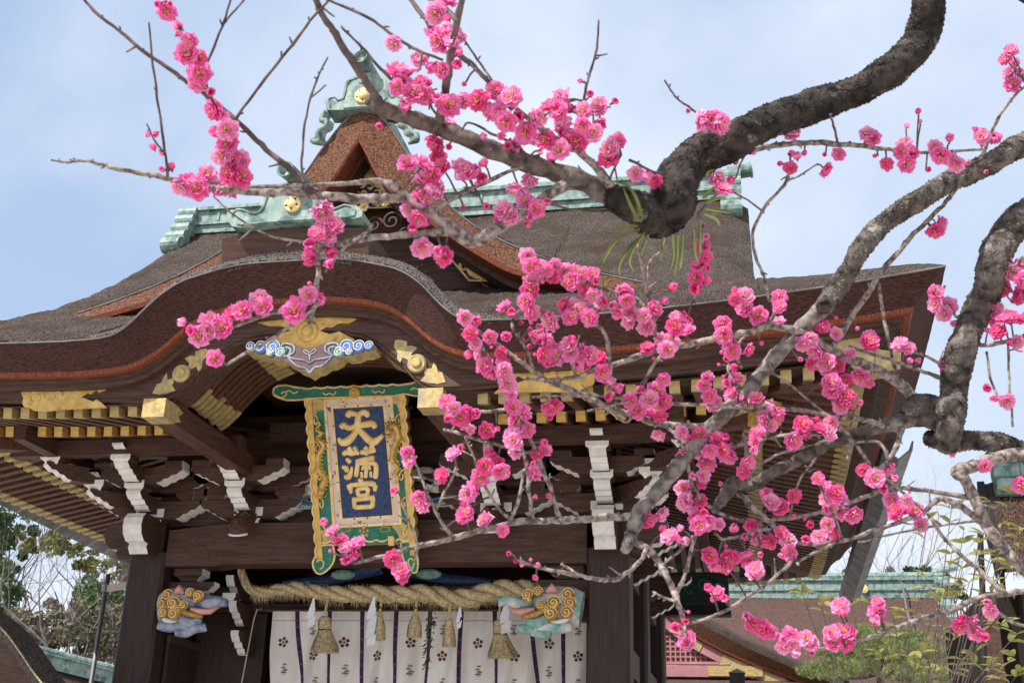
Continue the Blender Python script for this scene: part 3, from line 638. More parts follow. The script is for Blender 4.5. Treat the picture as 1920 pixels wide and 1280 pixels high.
e.grid([[(x, GYF - .10 * i / k + jit(.004), gt(x) + (gr(x) - gt(x)) * i / k + jit(.004)) for x in xs] for i in range(k + 1)]); e.build('gable_bark_edge', M['gfascia'], GAB, smooth=True)
e = MB(); e.grid([[(x, GYF - .104, gr(x) + .012) for x in xs], [(x, GYF - .09, gr(x) - .04) for x in xs], [(x, GYF + .30, gr(x) - .04) for x in xs]]); e.build('red_strip', M['redline'], GAB)
e = MB(); e.tube([(x, GYF - .004, gt(x) + .006) for x in xs], .012, 5); e.build('drip_edge', M['gutter'], GAB)
e = MB(); e.grid([[(x, GYF + .14, gr(x) - .03) for x in xs], [(x, GYF + .14, gr(x) - .11) for x in xs], [(x, GYF + .4, gr(x) - .11) for x in xs]]); e.build('gable_bargeboard', M['wood'], GAB)
e = MB(); e.add([(x, GYF + .62, gr(x) + .02) for x in xs[20:141]] + [(2.4, GYF + .62, 6.2), (-2.4, GYF + .62, 6.2)], [list(range(123))]); e.build('gable_wall', M['wood'], GAB)
e = MB(); e.box(-2.5, 2.5, GYF + .42, GYF + .6, 6.42, 6.56); e.build('gable_sill', M['wood'], GAB)
# open gilt scrollwork in the gable
def scrollwork(tri, Y, n, par, r=.010, seed=1, border=.014):
    q = random.Random(seed); b = MB()
    pts = [atY(*p, Y) for p in tri]
    b.tube(pts + [pts[0]], border, 6)
    bg_ = MB(); bg_.add([p + Vector((0, .02, 0)) for p in pts], [list(range(len(pts)))])
    o = bg_.build('gable_panel', M['blue'], par)
    def inside(p):
        s_ = 0
        for i in range(3):
            a, c_ = tri[i], tri[(i+1) % 3]; cr = (c_[0]-a[0])*(p[1]-a[1]) - (c_[1]-a[1])*(p[0]-a[0])
            if s_ == 0: s_ = 1 if cr > 0 else -1
            elif cr * s_ < 0: return False
        return True
    k_ = 0; tries = 0
    while k_ < n and tries < 2000:
        tries += 1; u, v = q.random(), q.random()
        if u + v > 1: u, v = 1 - u, 1 - v
        px_ = tuple(tri[0][i] + (tri[1][i]-tri[0][i])*u + (tri[2][i]-tri[0][i])*v for i in (0, 1))
        a0 = q.uniform(0, 6.28); sg = q.choice((-1, 1)); R0 = q.uniform(7, 12)
        sp = [(px_[0] + math.cos(a0 + sg*t) * R0 * (1 - t/6.5), px_[1] + math.sin(a0 + sg*t) * R0 * (1 - t/6.5)) for t in frange(0, 5.2, 14)]
        if not all(inside(p) for p in sp[::3]): continue
        b.tube([atY(*p, Y - .004) for p in sp], [r * (.5 + .9 * math.sin(3.1 * i / 14)) for i in range(15)], 5); k_ += 1
    b.build('gilt_scrollwork', M['palegold'], par, smooth=True)
scrollwork([(692, 300), (632, 392), (762, 388)], 11.12, 26, GAB, .013, 3)
scrollwork([(838, 476), (962, 529), (880, 526)], 11.12, 22, GAB, .011, 4)
scrollwork([(545, 505), (420, 560), (500, 557)], 11.12, 10, GAB, .011, 5)
c = atY(691, 331, 11.08); e = MB(); e.lathe(c, (0, -1, 0), [(.07, -.02), (.07, .01), (.05, .03), (.02, .035), (0, .035)], 16)
for k in range(6): a = k * math.pi / 3; e.ball(c + Vector((math.cos(a) * .075, -.01, math.sin(a) * .075)), .035, 8, 0, (1, .5, 1))
e.build('gilt_rosette', M['gold'], GAB)
for cx, cy in ((682, 388), (722, 378)):
    c = atY(cx, cy, 10.95); e = MB()
    for k in range(6): a = k * math.pi / 3; e.ball(c + Vector((math.cos(a) * .04, 0, math.sin(a) * .04)), .025, 8, 0, (1, .5, 1))
    e.ball(c + Vector((0, -.02, 0)), .02, 8); e.build('gilt_rosette', M['palegold'], GAB)
# carved dark pendant with scrolls below the apex
for sg in (-1, 1):
    for cx, cy, r0 in ((702, 422, .10), (735, 415, .12), (760, 440, .09)):
        c = atY(cx, cy, 10.98); e = MB(); e.tube([(sg * (c.x + math.cos(t) * r0 * (1 - t / 12)), c.y, c.z + math.sin(t) * r0 * (1 - t / 12)) for t in frange(0, 10, 30)], .018, 6); e.build('carved_scroll', M['wood'], GAB, smooth=True)
# ------------------------------------------------------------------ copper ridges and ridge-end ornaments
def lath(mb, c, ax, pr, n=20, m=0): mb.lathe(c, ax, pr, n, m)
def gold_disc(c, r, par):
    d = MB(); d.lathe(c, (0, -1, 0), [(r, -.03), (r, .015), (r * .9, .03), (r * .55, .028), (r * .5, .05), (r * .3, .06), (0, .06)], 24)
    o = d.build('gilt_disc', M['palegold'], par)
    for k in range(5):
        a = -math.pi / 2 + k * 2 * math.pi / 5; q_ = MB(); p_ = Vector(c) + Vector((math.cos(a) * r * .74, -.033, math.sin(a) * r * .74))
        t_ = Vector((-math.sin(a), 0, math.cos(a))); n_ = Vector((math.cos(a), 0, math.sin(a)))
        q_.add([p_ + n_ * .014, p_ - n_ * .014 + t_ * .014, p_ - n_ * .014 - t_ * .014], [(0, 1, 2)]); q_.build('notch', M['black'], o)
def ridge_end(name, outline, Y, th, disc, dr, roll, spike, lbl):
    b = MB(); w = [atY(a, c_, Y) for a, c_ in outline]; n = len(w)
    b.add(w + [p + Vector((0, th, 0)) for p in w], [list(range(n)), list(range(2*n-1, n-1, -1))] + [(i, (i+1) % n, (i+1) % n + n, i + n) for i in range(n)])
    o = b.build(name, M['copper'], GATE, label=lbl)
    gold_disc(atY(*disc, Y), dr, o)
    # raised rim on the front
    r_ = MB(); cx = sum(p.x for p in w) / n; cz = sum(p.z for p in w) / n
    r_.tube([Vector((cx + (p.x - cx) * .9, Y - .002, cz + (p.z - cz) * .88)) for p in w] , .012, 5); r_.build('raised_rim', M['copper'], o, smooth=True)
    a = atY(*roll[0], Y + .25); e_ = atY(*roll[1], Y - .18); q_ = MB(); d = (e_ - a).normalized()
    q_.lathe(a, d, [(roll[2], 0), (roll[2], (e_ - a).length - .01), (roll[2] * 1.07, (e_ - a).length - .008), (roll[2] * 1.07, (e_ - a).length), (roll[2] * .86, (e_ - a).length), (roll[2] * .8, (e_ - a).length - .04)], 20); rr = q_.build('ridge_roll', M['copper'], o, smooth=True)
    if spike:
        q_ = MB(); q_.tube([atY(*spike[0], Y - .1), atY(*spike[1], Y - .1)], [.014, .004], 6); q_.build('lightning_spike', M['steel'], o)
    return o
OUT_TOP = [(612,206),(612,196),(607,190),(612,184),(622,184),(628,190),(640,186),(644,172),(646,158),(652,148),(664,143),(676,138),(694,136),(712,141),(724,146),(730,160),(733,176),(740,184),(752,180),(760,185),(758,196),(752,203),(752,212),(716,204),(684,202),(640,206)]
o = ridge_end('gable_ridge_ornament', OUT_TOP, 10.58, .28, (682, 180), .105, ((700, 150), (675, 105), .085), ((675, 100), (675, 76)), 'verdigris copper ridge ornament with gilt disc at the gable peak')
for sg, pts in ((-1, [(612,210),(606,216),(604,226),(612,228),(610,238),(600,244),(596,256),(598,264),(590,266),(586,262)]), (1, [(748,208),(758,216),(762,226),(758,232),(768,238),(772,248),(780,252),(782,262),(776,264)])):
    for k in range(3):
        b = MB(); b.tube([atY(a + sg * (-k * 5), c_ + k * 2, 10.62 + .02 * k) for a, c_ in spline(pts, 4)], [.035 - .006 * k] * (4 * (len(pts) - 1) + 1), 8); b.build('scroll_fin', M['copper'], o, smooth=True)
OUT_K = [(424,408),(426,398),(434,393),(446,394),(458,400),(470,402),(482,398),(488,390),(492,378),(498,360),(506,350),(524,344),(548,340),(572,343),(592,352),(600,366),(604,384),(612,394),(626,396),(642,390),(656,384),(670,386),(680,396),(678,406),(664,410),(630,410),(600,413),(548,416),(500,420),(450,426),(434,424)]
o = ridge_end('cusped_gable_ornament', OUT_K, 9.06, .30, (549, 384), .082, ((572, 350), (534, 316), .078), None, 'verdigris copper ridge ornament with gilt disc above the cusped gable')
# main ridge
rg = MB(); rg.box(-3.9, 3.95, 14.33, 14.67, 9.38, 9.74); rg.box(-3.95, 4.0, 14.28, 14.72, 9.74, 9.79); rg.box(-3.92, 3.97, 14.29, 14.71, 9.50, 9.535); rg.tube([(-4.02, 14.5, 9.83), (4.02, 14.5, 9.83)], .085, 14)
for k in range(8): rg.box(-3.5 + k - .015, -3.5 + k + .015, 14.315, 14.685, 9.57, 9.735)
RG = rg.build('main_ridge', M['copper'], GATE, label='long verdigris copper ridge of the main roof')
for sg in (-1, 1):
    b = MB(); x = sg * 3.98
    for k, (z, y0, r) in enumerate(((9.72, 14.33, .09), (9.56, 14.27, .10), (9.38, 14.20, .11), (9.20, 14.10, .11), (9.02, 13.98, .12))): b.tube([(x - .14, y0, z), (x + .14, y0, z)], r, 14)
    b.box(x - .12, x + .12, 14.3, 14.7, 9.2, 9.78)
    b.build('ridge_end_scroll', M['copper'], RG, smooth=False)
ex = MB(); ex.lathe((3.95, 14.5, 9.85), (1, 0, .12), [(.10, 0), (.10, .30), (.115, .30), (.115, .33), (.0, .33)], 16); ex.build('ridge_roll', M['copper'], RG)
# curved wooden box and stepped bark under the cusped gable's ornament
bx = MB(); rows = []
for x in frange(-.72, .72, 24):
    dz = -.10 * (x / .72) ** 2
    rows.append([(x, 9.22, 6.36 + dz), (x, 9.16, 6.56 + dz * .6), (x, 9.9, 6.60 + dz * .6)])
bx.grid(rows); bx.add([rows[0][0], rows[0][1], rows[0][2], (rows[0][0][0], 9.9, 6.3)], [(0, 1, 2, 3)]); bx.add([rows[-1][0], rows[-1][1], rows[-1][2], (rows[-1][0][0], 9.9, 6.3)], [(3, 2, 1, 0)])
bx.build('ridge_box', M['wood'], KARA)
for k in range(4):
    s_ = MB(); z = 6.20 + .042 * k; w = .60 + .035 * k; rows = []
    for x in frange(-w, w, 24):
        dz = -.11 * (x / .7) ** 2; rows.append([(x, 9.12 + .028 * k, z + dz), (x, 9.118 + .028 * k, z + .036 + dz), (x, 9.8, z + .05 + dz)])
    s_.grid(rows); s_.build('bark_step', M['bark_verge'], KARA)
rr = MB(); rr.box(-.16, .16, 9.4, 11.4, 6.5, 6.78); rr.tube([(0, 9.3, 6.82), (0, 11.4, 6.82)], .09, 12); rr.build('cusped_ridge', M['copper'], KARA)
rr = MB(); rr.box(-.17, .17, 10.75, 13.6, 8.75, 9.0); rr.tube([(0, 10.75, 9.03), (0, 13.6, 9.03)], .09, 12); rr.build('dormer_ridge', M['copper'], GAB)
# gutters along both flanks
for sg in (-1, 1):
    gm = MB(); x0 = sg * 5.60
    for k in range(17):
        y0, y1 = 12.5 + .46 * k, 12.5 + .46 * (k + 1) - .022
        z0, z1 = 5.30 - .016 * k, 5.30 - .016 * (k + 1); dz = .004 * (k % 2)
        pr = [(-.17, .04), (-.15, -.06), (0, -.17), (.15, -.06), (.17, .04), (.15, .04), (.13, -.04), (0, -.145), (-.13, -.04), (-.15, .04)]
        n = len(pr); vs = [(x0 + a * (1 + dz), y0, z0 + b) for a, b in pr] + [(x0 + a * (1 + dz), y1, z1 + b) for a, b in pr]
        gm.add(vs, [list(range(n)), list(range(2*n-1, n-1, -1))] + [(i, (i+1) % n, (i+1) % n + n, i + n) for i in range(n)])
    gm.box(x0 - .11, x0 + .11, 12.52, 20.3, 5.02, 5.2) if False else None
    G_ = gm.build('rain_gutter', M['gutter'], GATE, label='weathered metal gutter slung under the side eave')
    for k in range(5):
        h = MB(); y = 12.8 + 1.7 * k; h.tube([(x0, y, 5.15 - .06 * k), (sg * 5.45, y, 5.3)], .008, 5); h.build('gutter_strap', M['steel'], G_)
# ------------------------------------------------------------------ hanging name plaque (tilted forward)
PO = Vector((0.0, 11.40, 4.98)); TILT = R(24)
PU = Vector((1, 0, 0)); PV = Vector((0, -math.sin(TILT), math.cos(TILT))); PN = PV.cross(PU) * -1   # PN points to the viewer
if PN.y > 0: PN = -PN
def pq(px, py, h=0.0):
    d = ray(px, py); t = (PO - CAM).dot(PN) / d.dot(PN); return CAM + d * t + PN * h
def pqz(pts, ox=520, oy=700, s_=3.281): return [(ox + a / s_, oy + b / s_) for a, b in pts]
PLQ = thing('name_plaque', 'tall blue plaque with three golden characters in a green and gilt frame', 'plaque', PO + PV * .55 + Vector((0, .1, 0)))
def slab(name, pts, h0, h1, mats, par=None, ms=0):
    b = MB(); n = len(pts); w0 = [pq(a, c, h0) for a, c in pts]; w1 = [pq(a, c, h1) for a, c in pts]
    b.add(w1 + w0, [list(range(n)), list(range(2*n-1, n-1, -1))] + [(i, (i+1) % n, (i+1) % n + n, i + n) for i in range(n)], [0, 0] + [ms] * n)
    return b.build(name, mats, par or PLQ)
def wav(a, b, n, amp):
    """wavy edge between two pixels, bulging to the left of a->b"""
    L = math.hypot(b[0]-a[0], b[1]-a[1]); nx, ny = (b[1]-a[1])/L, -(b[0]-a[0])/L; out = []
    for i in range(n * 4):
        t = i / (n * 4); w = amp * abs(math.sin(math.pi * t * n)); out.append((a[0] + (b[0]-a[0])*t + nx*w, a[1] + (b[1]-a[1])*t + ny*w))
    return out
# frame: outer body (green) with four boards
TL, TR, BR, BL = (575, 731), (752, 724), (776, 1020), (593, 1026)
itl, itr, ibr, ibl = (606.5, 748), (736, 742.5), (754, 983), (624, 989.5)
GR = [M['green'], M['gold']]
body = slab('frame_back', [TL, TR, BR, BL], -.07, -.045, [M['gold']])
fl = slab('frame_board', [TL] + [itl, ibl, BL], -.045, 0.0, GR, ms=1, par=PLQ)
slab('frame_board', [TR, BR, ibr, itr], -.045, -.001, GR, ms=1)
slab('frame_board', [(594, 1024), (626, 988.5), (752, 982.5), (775, 1018)], -.045, -.002, GR, ms=1)
slab('frame_board', [(577, 731), (751, 724.5), (732.5, 743.6), (610.5, 749.6)], -.045, -.003, GR, ms=1)
# top cloud-board with curled ends
top_o = [(514,736),(516,727),(524,722),(540,721),(556,725),(568,726)] + [(a, b) for a, b in wav((568, 726), (762, 718), 8, -2.5)] + [(772,718),(784,714),(800,711),(812,713),(818,720),(817,730),(808,737),(794,741),(780,741),(766,738),(758,737),(742,741),(600,745),(576,746),(570,748),(554,749),(540,749),(526,745),(517,741)]
TB = slab('cloud_board', top_o, -.11, .035, GR, ms=1)
def gtube(px, h, r, par, m='palegold', n=5, name='gilt_rim'):
    b = MB(); pts = [pq(a, c, h) for a, c in spline(px, n)]; rr = r if hasattr(r, '__len__') else [r] * len(pts)
    b.tube(pts, rr[:len(pts)], 7); return b.build(name, M[m], par, smooth=True)
gtube(top_o + [top_o[0]], .035, .012, TB, n=1)
for sg, pts in ((0, [(517,737),(528,744),(536,742),(540,737),(534,733),(530,737)]), (0, [(536,735),(545,731),(553,736),(561,733)]), (1, [(815,729),(806,736),(797,734),(793,728),(799,724),(803,728)]), (1, [(795,727),(787,729),(780,726),(772,729)])):
    gtube(pts, .04, .009, TB)
for cx in (620, 712):
    gtube([(cx - 12, 735 if cx < 650 else 730), (cx - 6, 739 if cx < 650 else 735), (cx, 736 if cx < 650 else 732), (cx + 8, 739 if cx < 650 else 735), (cx + 12, 733 if cx < 650 else 729)], .04, .008, TB)
c = pq(667, 735, .04); b = MB(); b.lathe(c, PN, [(.062, -.01), (.062, .008), (.05, .016), (.02, .016), (.015, .024), (0, .025)], 24); o = b.build('chrysanthemum_boss', M['gold'], TB)
for k in range(16):
    a = k * math.pi / 8; b = MB(); d = PU * math.cos(a) + PV * math.sin(a); b.tube([c + PN * .014 + d * .018, c + PN * .014 + d * .056], [.004, .010], 6); b.build('petal', M['gold'], o)
# wavy gilt side rims, legs with curls
for side in (0, 1):
    a, b_ = ((576, 742), (597, 1046)) if side == 0 else ((757, 737), (779, 1040))
    n = 12; pts = []
    for i in range(n * 6 + 1):
        t = i / (n * 6); w = 4.0 * abs(math.sin(math.pi * t * n)); pts.append((a[0] + (b_[0]-a[0]) * t + (-w if side == 0 else w), a[1] + (b_[1]-a[1]) * t))
    inner = [(p[0] + (9 if side == 0 else -9), p[1]) for p in (pts[0], pts[-1])]
    q_ = slab('side_rim', pts + [inner[1], inner[0]], -.10, .02, [M['gold']])
    gtube(pts, .022, .010, q_, n=1)
    ix = 1 if side == 0 else -1
    for k in range(5):
        y0 = 775 + 52 * k; x0 = a[0] + (b_[0]-a[0]) * (y0 - a[1]) / 304 + ix * 9
        gtube([(x0, y0), (x0 + ix * 6, y0 + 4), (x0 + ix * 9, y0 + 12), (x0 + ix * 6, y0 + 20), (x0 + ix * 2, y0 + 15), (x0 + ix * 3, y0 + 9)], .008, .008, q_)
    leg = [(594,1024),(622,1020),(626,1030),(628,1042),(624,1056),(614,1068),(602,1075),(593,1072),(588,1062),(587,1052),(592,1042)] if side == 0 else [(752,1016),(776,1014),(780,1030),(783,1045),(784,1058),(782,1070),(776,1073),(765,1066),(759,1056),(756,1044),(753,1030)]
    lg = slab('curled_leg', leg, -.05, .005, GR, ms=1)
    gtube(leg + [leg[0]], .006, .011, lg, n=2)
    gtube([(600,1066),(606,1062),(607,1052),(600,1048),(595,1052)] if side == 0 else [(774,1066),(768,1060),(766,1050),(771,1046),(776,1050)], .008, .009, lg)
gtube([(598,1024)] + [(598 + (770-598) * i / 48, 1014 - 5 * i / 48 + 3.5 * abs(math.sin(math.pi * i / 6))) for i in range(49)], .004, .012, PLQ, n=1, name='bottom_rim')
# mitred gilt corners on the frame
for pts in ([(578,744),(610,750),(611,768),(596,770),(590,783),(582,786)], [(752,738),(733,744),(734,758),(744,757),(748,770),(753,772)], [(596,1002),(618,985),(626,988),(640,990),(628,1000),(616,1020),(597,1024)], [(772,998),(756,978),(752,983),(735,986),(745,998),(752,1014),(774,1018)]):
    slab('gilt_corner', pts, .0015, .006, [M['oldgold']])
# inner mouldings: gilt strip, worn red-white band, gilt strip, blue panel
def lerp(p, q, t): return (p[0] + (q[0]-p[0]) * t, p[1] + (q[1]-p[1]) * t)
cen = ((itl[0]+itr[0]+ibr[0]+ibl[0]) / 4, (itl[1]+itr[1]+ibr[1]+ibl[1]) / 4)
def quad(w): # inset by w px
    out = []
    for p in (itl, itr, ibr, ibl): out.append((p[0] + (w if p[0] < cen[0] else -w), p[1] + (w if p[1] < cen[1] else -w)))
    return out
def ring(name, w0, w1, h0, h1, m, h_in=None):
    q0, q1 = quad(w0), quad(w1); par = None
    for i in range(4):
        slab(name, [q0[i], q0[(i+1) % 4], q1[(i+1) % 4], q1[i]], h0, h1, [M[m]])
ring('gilt_strip', 0, 5, -.05, .008, 'palegold'); ring('worn_band', 5, 13, -.05, -.004, 'redpaint'); ring('gilt_strip', 13, 18, -.05, -.001, 'palegold')
slab('blue_panel', quad(18), -.05, -.014, [M['blue']])
for w in (2.5, 15.5):
    q = quad(w)
    for i in range(4):
        for k in range(1, 6 if i % 2 else 4):
            p = lerp(q[i], q[(i+1) % 4], k / (6 if i % 2 else 4)); b = MB(); b.ball(pq(*p, .004), .009, 6); b.build('stud', M['black'], PLQ)
# the three characters, raised gilt brush strokes
def stroke(par, pts, z=-.012):
    sp = spline([(a, b, r) for a, b, r in pts], 5); w = [pq(520 + a / 3.281, 700 + b / 3.281, z) for a, b, r in sp]; rr = [r * .00168 * 1.32 for a, b, r in sp]
    w = [w[0] + (w[0] - w[1]).normalized() * rr[0] * .3] + w + [w[-1] + (w[-1] - w[-2]).normalized() * rr[-1] * .3]; rr = [rr[0] * .55] + rr + [rr[-1] * .55]
    b = MB(); b.tube(w, rr, 12, flat=(PN, .45)); b.build('brush_stroke', M['palegold'], par, smooth=True)
CH = (
 ('character', 'gilt character for heaven', [[(430,264,16),(442,244,17),(470,248,13),(500,250,12),(528,240,16),(548,248,17),(552,266,11)], [(498,250,15),(492,300,17),(488,340,16)], [(390,330,15),(408,318,15),(440,336,14),(490,322,14),(545,312,17),(585,308,17),(600,332,14)], [(490,335,16),(468,378,17),(432,415,20),(396,424,18),(374,398,9)], [(490,335,15),(528,375,17),(578,418,21),(615,408,16),(648,378,8)]]),
 ('character', 'gilt character for full', [[(402,498,11),(424,484,14),(452,492,13),(478,486,12),(500,492,9)], [(436,456,12),(450,474,12),(452,502,9)], [(470,452,9),(482,470,11),(480,490,9)], [(512,486,12),(556,480,14),(600,470,13)], [(535,455,12),(552,470,12),(542,500,10)], [(568,448,13),(592,452,12)], [(424,524,10),(446,546,12)], [(398,576,10),(422,582,13),(424,604,11)], [(412,636,11),(438,634,15),(452,602,9),(456,574,5)], [(484,542,12),(536,528,12),(592,520,14)], [(492,546,10),(488,590,12),(482,632,12)], [(490,556,9),(545,552,10),(598,556,13),(606,600,13),(600,642,13)], [(544,520,9),(545,580,10),(541,640,10)], [(520,592,7),(528,568,7)], [(562,566,7),(568,592,7)], [(516,606,7),(518,640,8)], [(572,604,7),(574,636,8)]]),
 ('character', 'gilt character for shrine', [[(498,652,9),(518,664,14)], [(438,684,13),(446,708,14),(452,738,6)], [(444,688,12),(500,682,12),(566,676,14),(598,686,15)], [(600,688,14),(598,722,9)], [(488,714,11),(520,708,10),(556,706,11)], [(488,714,11),(498,752,10)], [(556,706,11),(552,748,10)], [(500,750,9),(550,746,9)], [(524,752,8),(524,772,8)], [(462,778,13),(530,770,12),(594,762,13)], [(468,782,11),(476,826,12)], [(588,768,12),(582,820,13)], [(476,824,12),(580,818,12)]]))
for nm, lb, st in CH:
    e = bpy.data.objects.new(nm, None); COL.objects.link(e); e.parent = PLQ; e.matrix_parent_inverse = WM[PLQ.name].inverted(); e['label'] = lb; e.empty_display_size = .05
    for s_ in st: stroke(e, s_)
# dragons climbing the frame sides
def dragon(path, par_name, flip):
    sp = spline(path, 6); b = MB(); pts = [pq(a, c, .02 + .008 * math.sin(i * .5)) for i, (a, c, r) in enumerate(sp)]; b.tube(pts, [r * .0056 for a, c, r in sp], 9, jit=.12)
    o = b.build('dragon', M['gold'], PLQ, smooth=True, label='gilt carved dragon coiled on the frame')
    for i in range(3, len(sp) - 3, 3):
        f_ = MB(); p = pts[i]; d = (pts[i+1] - pts[i-1]).normalized(); n_ = d.cross(PN).normalized() * flip; f_.add([p + n_ * sp[i][2] * .0045 + d * .02, p + n_ * sp[i][2] * .0045 - d * .02, p + n_ * sp[i][2] * .010, p + n_ * sp[i][2] * .005 + PN * .012], [(0, 1, 3), (1, 2, 3), (2, 0, 3), (0, 2, 1)]); f_.build('fin', M['gold'], o)
    for i in (int(len(sp) * .45), int(len(sp) * .7)):
        l = MB(); p = pts[i]; l.tube([p, p + PU * .03 * flip + PV * .02 + PN * .02, p + PU * .06 * flip - PV * .02 + PN * .03], [.014, .012, .006], 6)
        for k in (-1, 0, 1): l.tube([p + PU * .06 * flip - PV * .02 + PN * .03, p + PU * (.075 + .01 * k) * flip - PV * (.05 - .01 * abs(k)) + PN * .035], [.007, .003], 5)
        l.build('claw', M['gold'], o)
    h = pts[-1]; hd = MB(); hd.ball(h + PN * .02, .045, 10, 0, (1, .8, 1.2)); hd.ball(h + PN * .045 - PV * .05, .03, 8)
    for k in (-1, 1):
        hd.tube([h + PU * .02 * k + PV * .03 + PN * .03, h + PU * .04 * k + PV * .08 + PN * .03], [.009, .003], 5); hd.tube([h + PU * .02 * k - PV * .06 + PN * .05, h + PU * .06 * k - PV * .05 + PN * .04, h + PU * .07 * k - PV * .01 + PN * .04], [.006, .005, .002], 5)
        hd.ball(h + PU * .02 * k + PN * .06, .010, 6)
    hd.build('dragon_head', M['gold'], o, smooth=True)
dragon([(597, 787, 1.5), (600, 795, 2.5), (594, 804, 3.2), (604, 811, 3.6), (596, 820, 4.0), (604, 828, 4.6), (607, 838, 5.2), (599, 852, 5.6), (598, 870, 6), (602, 884, 6), (610, 894, 6), (608, 906, 6.5), (604, 920, 6)], 'l', -1)
dragon([(742, 905, 1.5), (748, 896, 2.5), (741, 886, 3.2), (748, 878, 3.6), (741, 868, 4.2), (737, 858, 4.8), (738, 845, 5.2), (743, 830, 6), (748, 815, 6.2), (744, 800, 6), (737, 796, 6), (731, 806, 6)], 'r', 1)
# plum crest and cloud cutouts on the bottom board
c = pq(683, 996, .002); o = None
for k in range(6):
    p = c if k == 0 else c + (PU * math.cos(math.pi / 2 + k * 2 * math.pi / 5) + PV * math.sin(math.pi / 2 + k * 2 * math.pi / 5)) * .042
    b = MB(); b.lathe(p, PN, [(.021 if k else .014, -.005), (.021 if k else .014, .006), (.012, .014), (0, .015)], 14); o_ = b.build('plum_crest_dot', M['oldgold'], PLQ)
for cx in (648, 722): gtube([(cx - 9, 994), (cx - 7, 989), (cx, 987), (cx + 7, 988), (cx + 9, 993), (cx + 4, 995), (cx - 4, 996), (cx - 9, 994)], .003, .006, PLQ, 'oldgold', name='cloud_outline')
# iron hangers back to the beams
for u in (-.3, .3):
    b = MB(); p = PO + PU * u + PV * .70 - PN * .1; b.tube([p, (p.x, 11.6, 5.55), (p.x, 12.2, 5.5)], .014, 6); b.build('iron_hanger', M['black'], PLQ)
b = MB(); p = pq(735, 1012, .02); b.obox(p, PU * .03, PV * .05, PN * .02); b.build('hasp', M['palegold'], PLQ)
# ------------------------------------------------------------------ lion heads (painted beam ends on the inner faces of the posts)
def lion(mirror, cols, lbl):
    Y = 12.0; sg = -1 if mirror else 1
    def W(px, py, dy=0.0):
        p = atY(px, py, Y - dy); return Vector((sg * p.x, p.y, p.z))
    skin, skin2, mane, inner = cols
    b = MB()
    # head and neck: a lofted body from the post to the snout, seen in profile
    secs = [((302, 1142), 30, .10), ((322, 1139), 36, .17), ((345, 1135), 34, .20), ((366, 1130), 28, .19), ((384, 1129), 19, .15), ((400, 1130), 14, .10), ((414, 1127), 10, .075), ((423, 1130), 7, .05)]
    rows = []
    for (cx, cy), hh, dp in secs:
        rows.append([W(cx + math.cos(a) * 0, cy - math.sin(a) * hh, 0) + Vector((0, -math.cos(a) * dp, 0)) for a in frange(-math.pi, math.pi, 18)])
    b.grid(rows); b.add(rows[-1], [list(range(19))])
    HEAD = b.build('lion_head', [skin], GATE, smooth=True, label=lbl)
    def curl(cx, cy, r, dy):
        c = W(cx, cy, dy); q_ = MB(); q_.ball(c, r, 12, 0, (1, .75, 1)); o = q_.build('mane_curl', mane, HEAD, smooth=True)
        s_ = MB(); s_.tube([c + Vector((math.cos(t) * r * .95 * (1 - t / 13), -r * .78 * math.sqrt(max(.05, 1 - (1 - t / 13) ** 2)) - .006, math.sin(t) * r * .95 * (1 - t / 13))) for t in frange(0, 12, 34)], r * .10, 5); s_.build('curl_line', M['palegold'], o, smooth=True)
    for cx, cy, r, dy in ((316, 1116, .072, .12), (306, 1131, .068, .16), (327, 1131, .078, .21), (309, 1148, .07, .16), (328, 1150, .072, .22), (357, 1111, .055, .20), (373, 1117, .062, .21), (345, 1134, .052, .24), (334, 1142, .05, .24)): curl(cx, cy, r, dy)
    e = MB(); e.ball(W(366, 1125, .235), .028, 10); e.build('eye', M['gold'], HEAD, smooth=True)
    e = MB(); e.tube([W(330, 1112, .16), W(337, 1104, .19), W(345, 1112, .19)], [.03, .05, .02], 8); e.build('ear', M['pinkpaint'], HEAD, smooth=True)
    # trunk-like upper lip with curled tip, jaw, tongue line
    e = MB(); e.tube([W(376, 1130, .10), W(395, 1131, .16), W(410, 1126, .17), (W(420, 1128, .17)), W(418, 1136, .17)], [.07, .06, .052, .05, .035], 10); e.build('snout', skin, HEAD, smooth=True)
    e = MB(); e.tube([W(358, 1141, .2), W(378, 1146, .19), W(394, 1146, .17), W(408, 1138, .15)], [.02, .034, .03, .016], 8); e.build('lip', inner, HEAD, smooth=True)
    e = MB(); e.tube([W(336, 1142, .22), W(352, 1150, .22), W(368, 1154, .2), W(380, 1156, .18)], [.025, .032, .028, .016], 8); e.build('beard_band', mane, HEAD, smooth=True)
    # chest and forelegs
    for pts, rr, m_ in (([(302, 1150), (312, 1162), (330, 1164), (344, 1152)], (.02, .03, .026, .014), M['white']), ([(298, 1172), (318, 1176), (340, 1173), (353, 1180)], (.045, .052, .048, .04), skin), ([(330, 1186), (348, 1186), (366, 1178), (384, 1176)], (.035, .05, .05, .045), skin2), ([(340, 1158), (352, 1166), (366, 1166), (374, 1158)], (.06, .07, .055, .04), skin2)):
        e = MB(); sp = spline([(*p, r) for p, r in zip(pts, rr)], 4); e.tube([W(a, c_, .15) for a, c_, r in sp], [r for a, c_, r in sp], 10); e.build('foreleg', m_, HEAD, smooth=True)
    for k in range(3):
        e = MB(); e.ball(W(353 + 2 * k, 1178 + 4 * k, .18), .024, 8); e.build('toe', skin, HEAD, smooth=True); e = MB(); e.ball(W(382 + 1.5 * k, 1173 + 3.5 * k, .18), .02, 8); e.build('toe', skin2, HEAD, smooth=True)
lion(False, (M['paleblue'], M['paleblue'], M['mane'], M['pinkpaint']), 'painted lion head with blue face and golden curls')
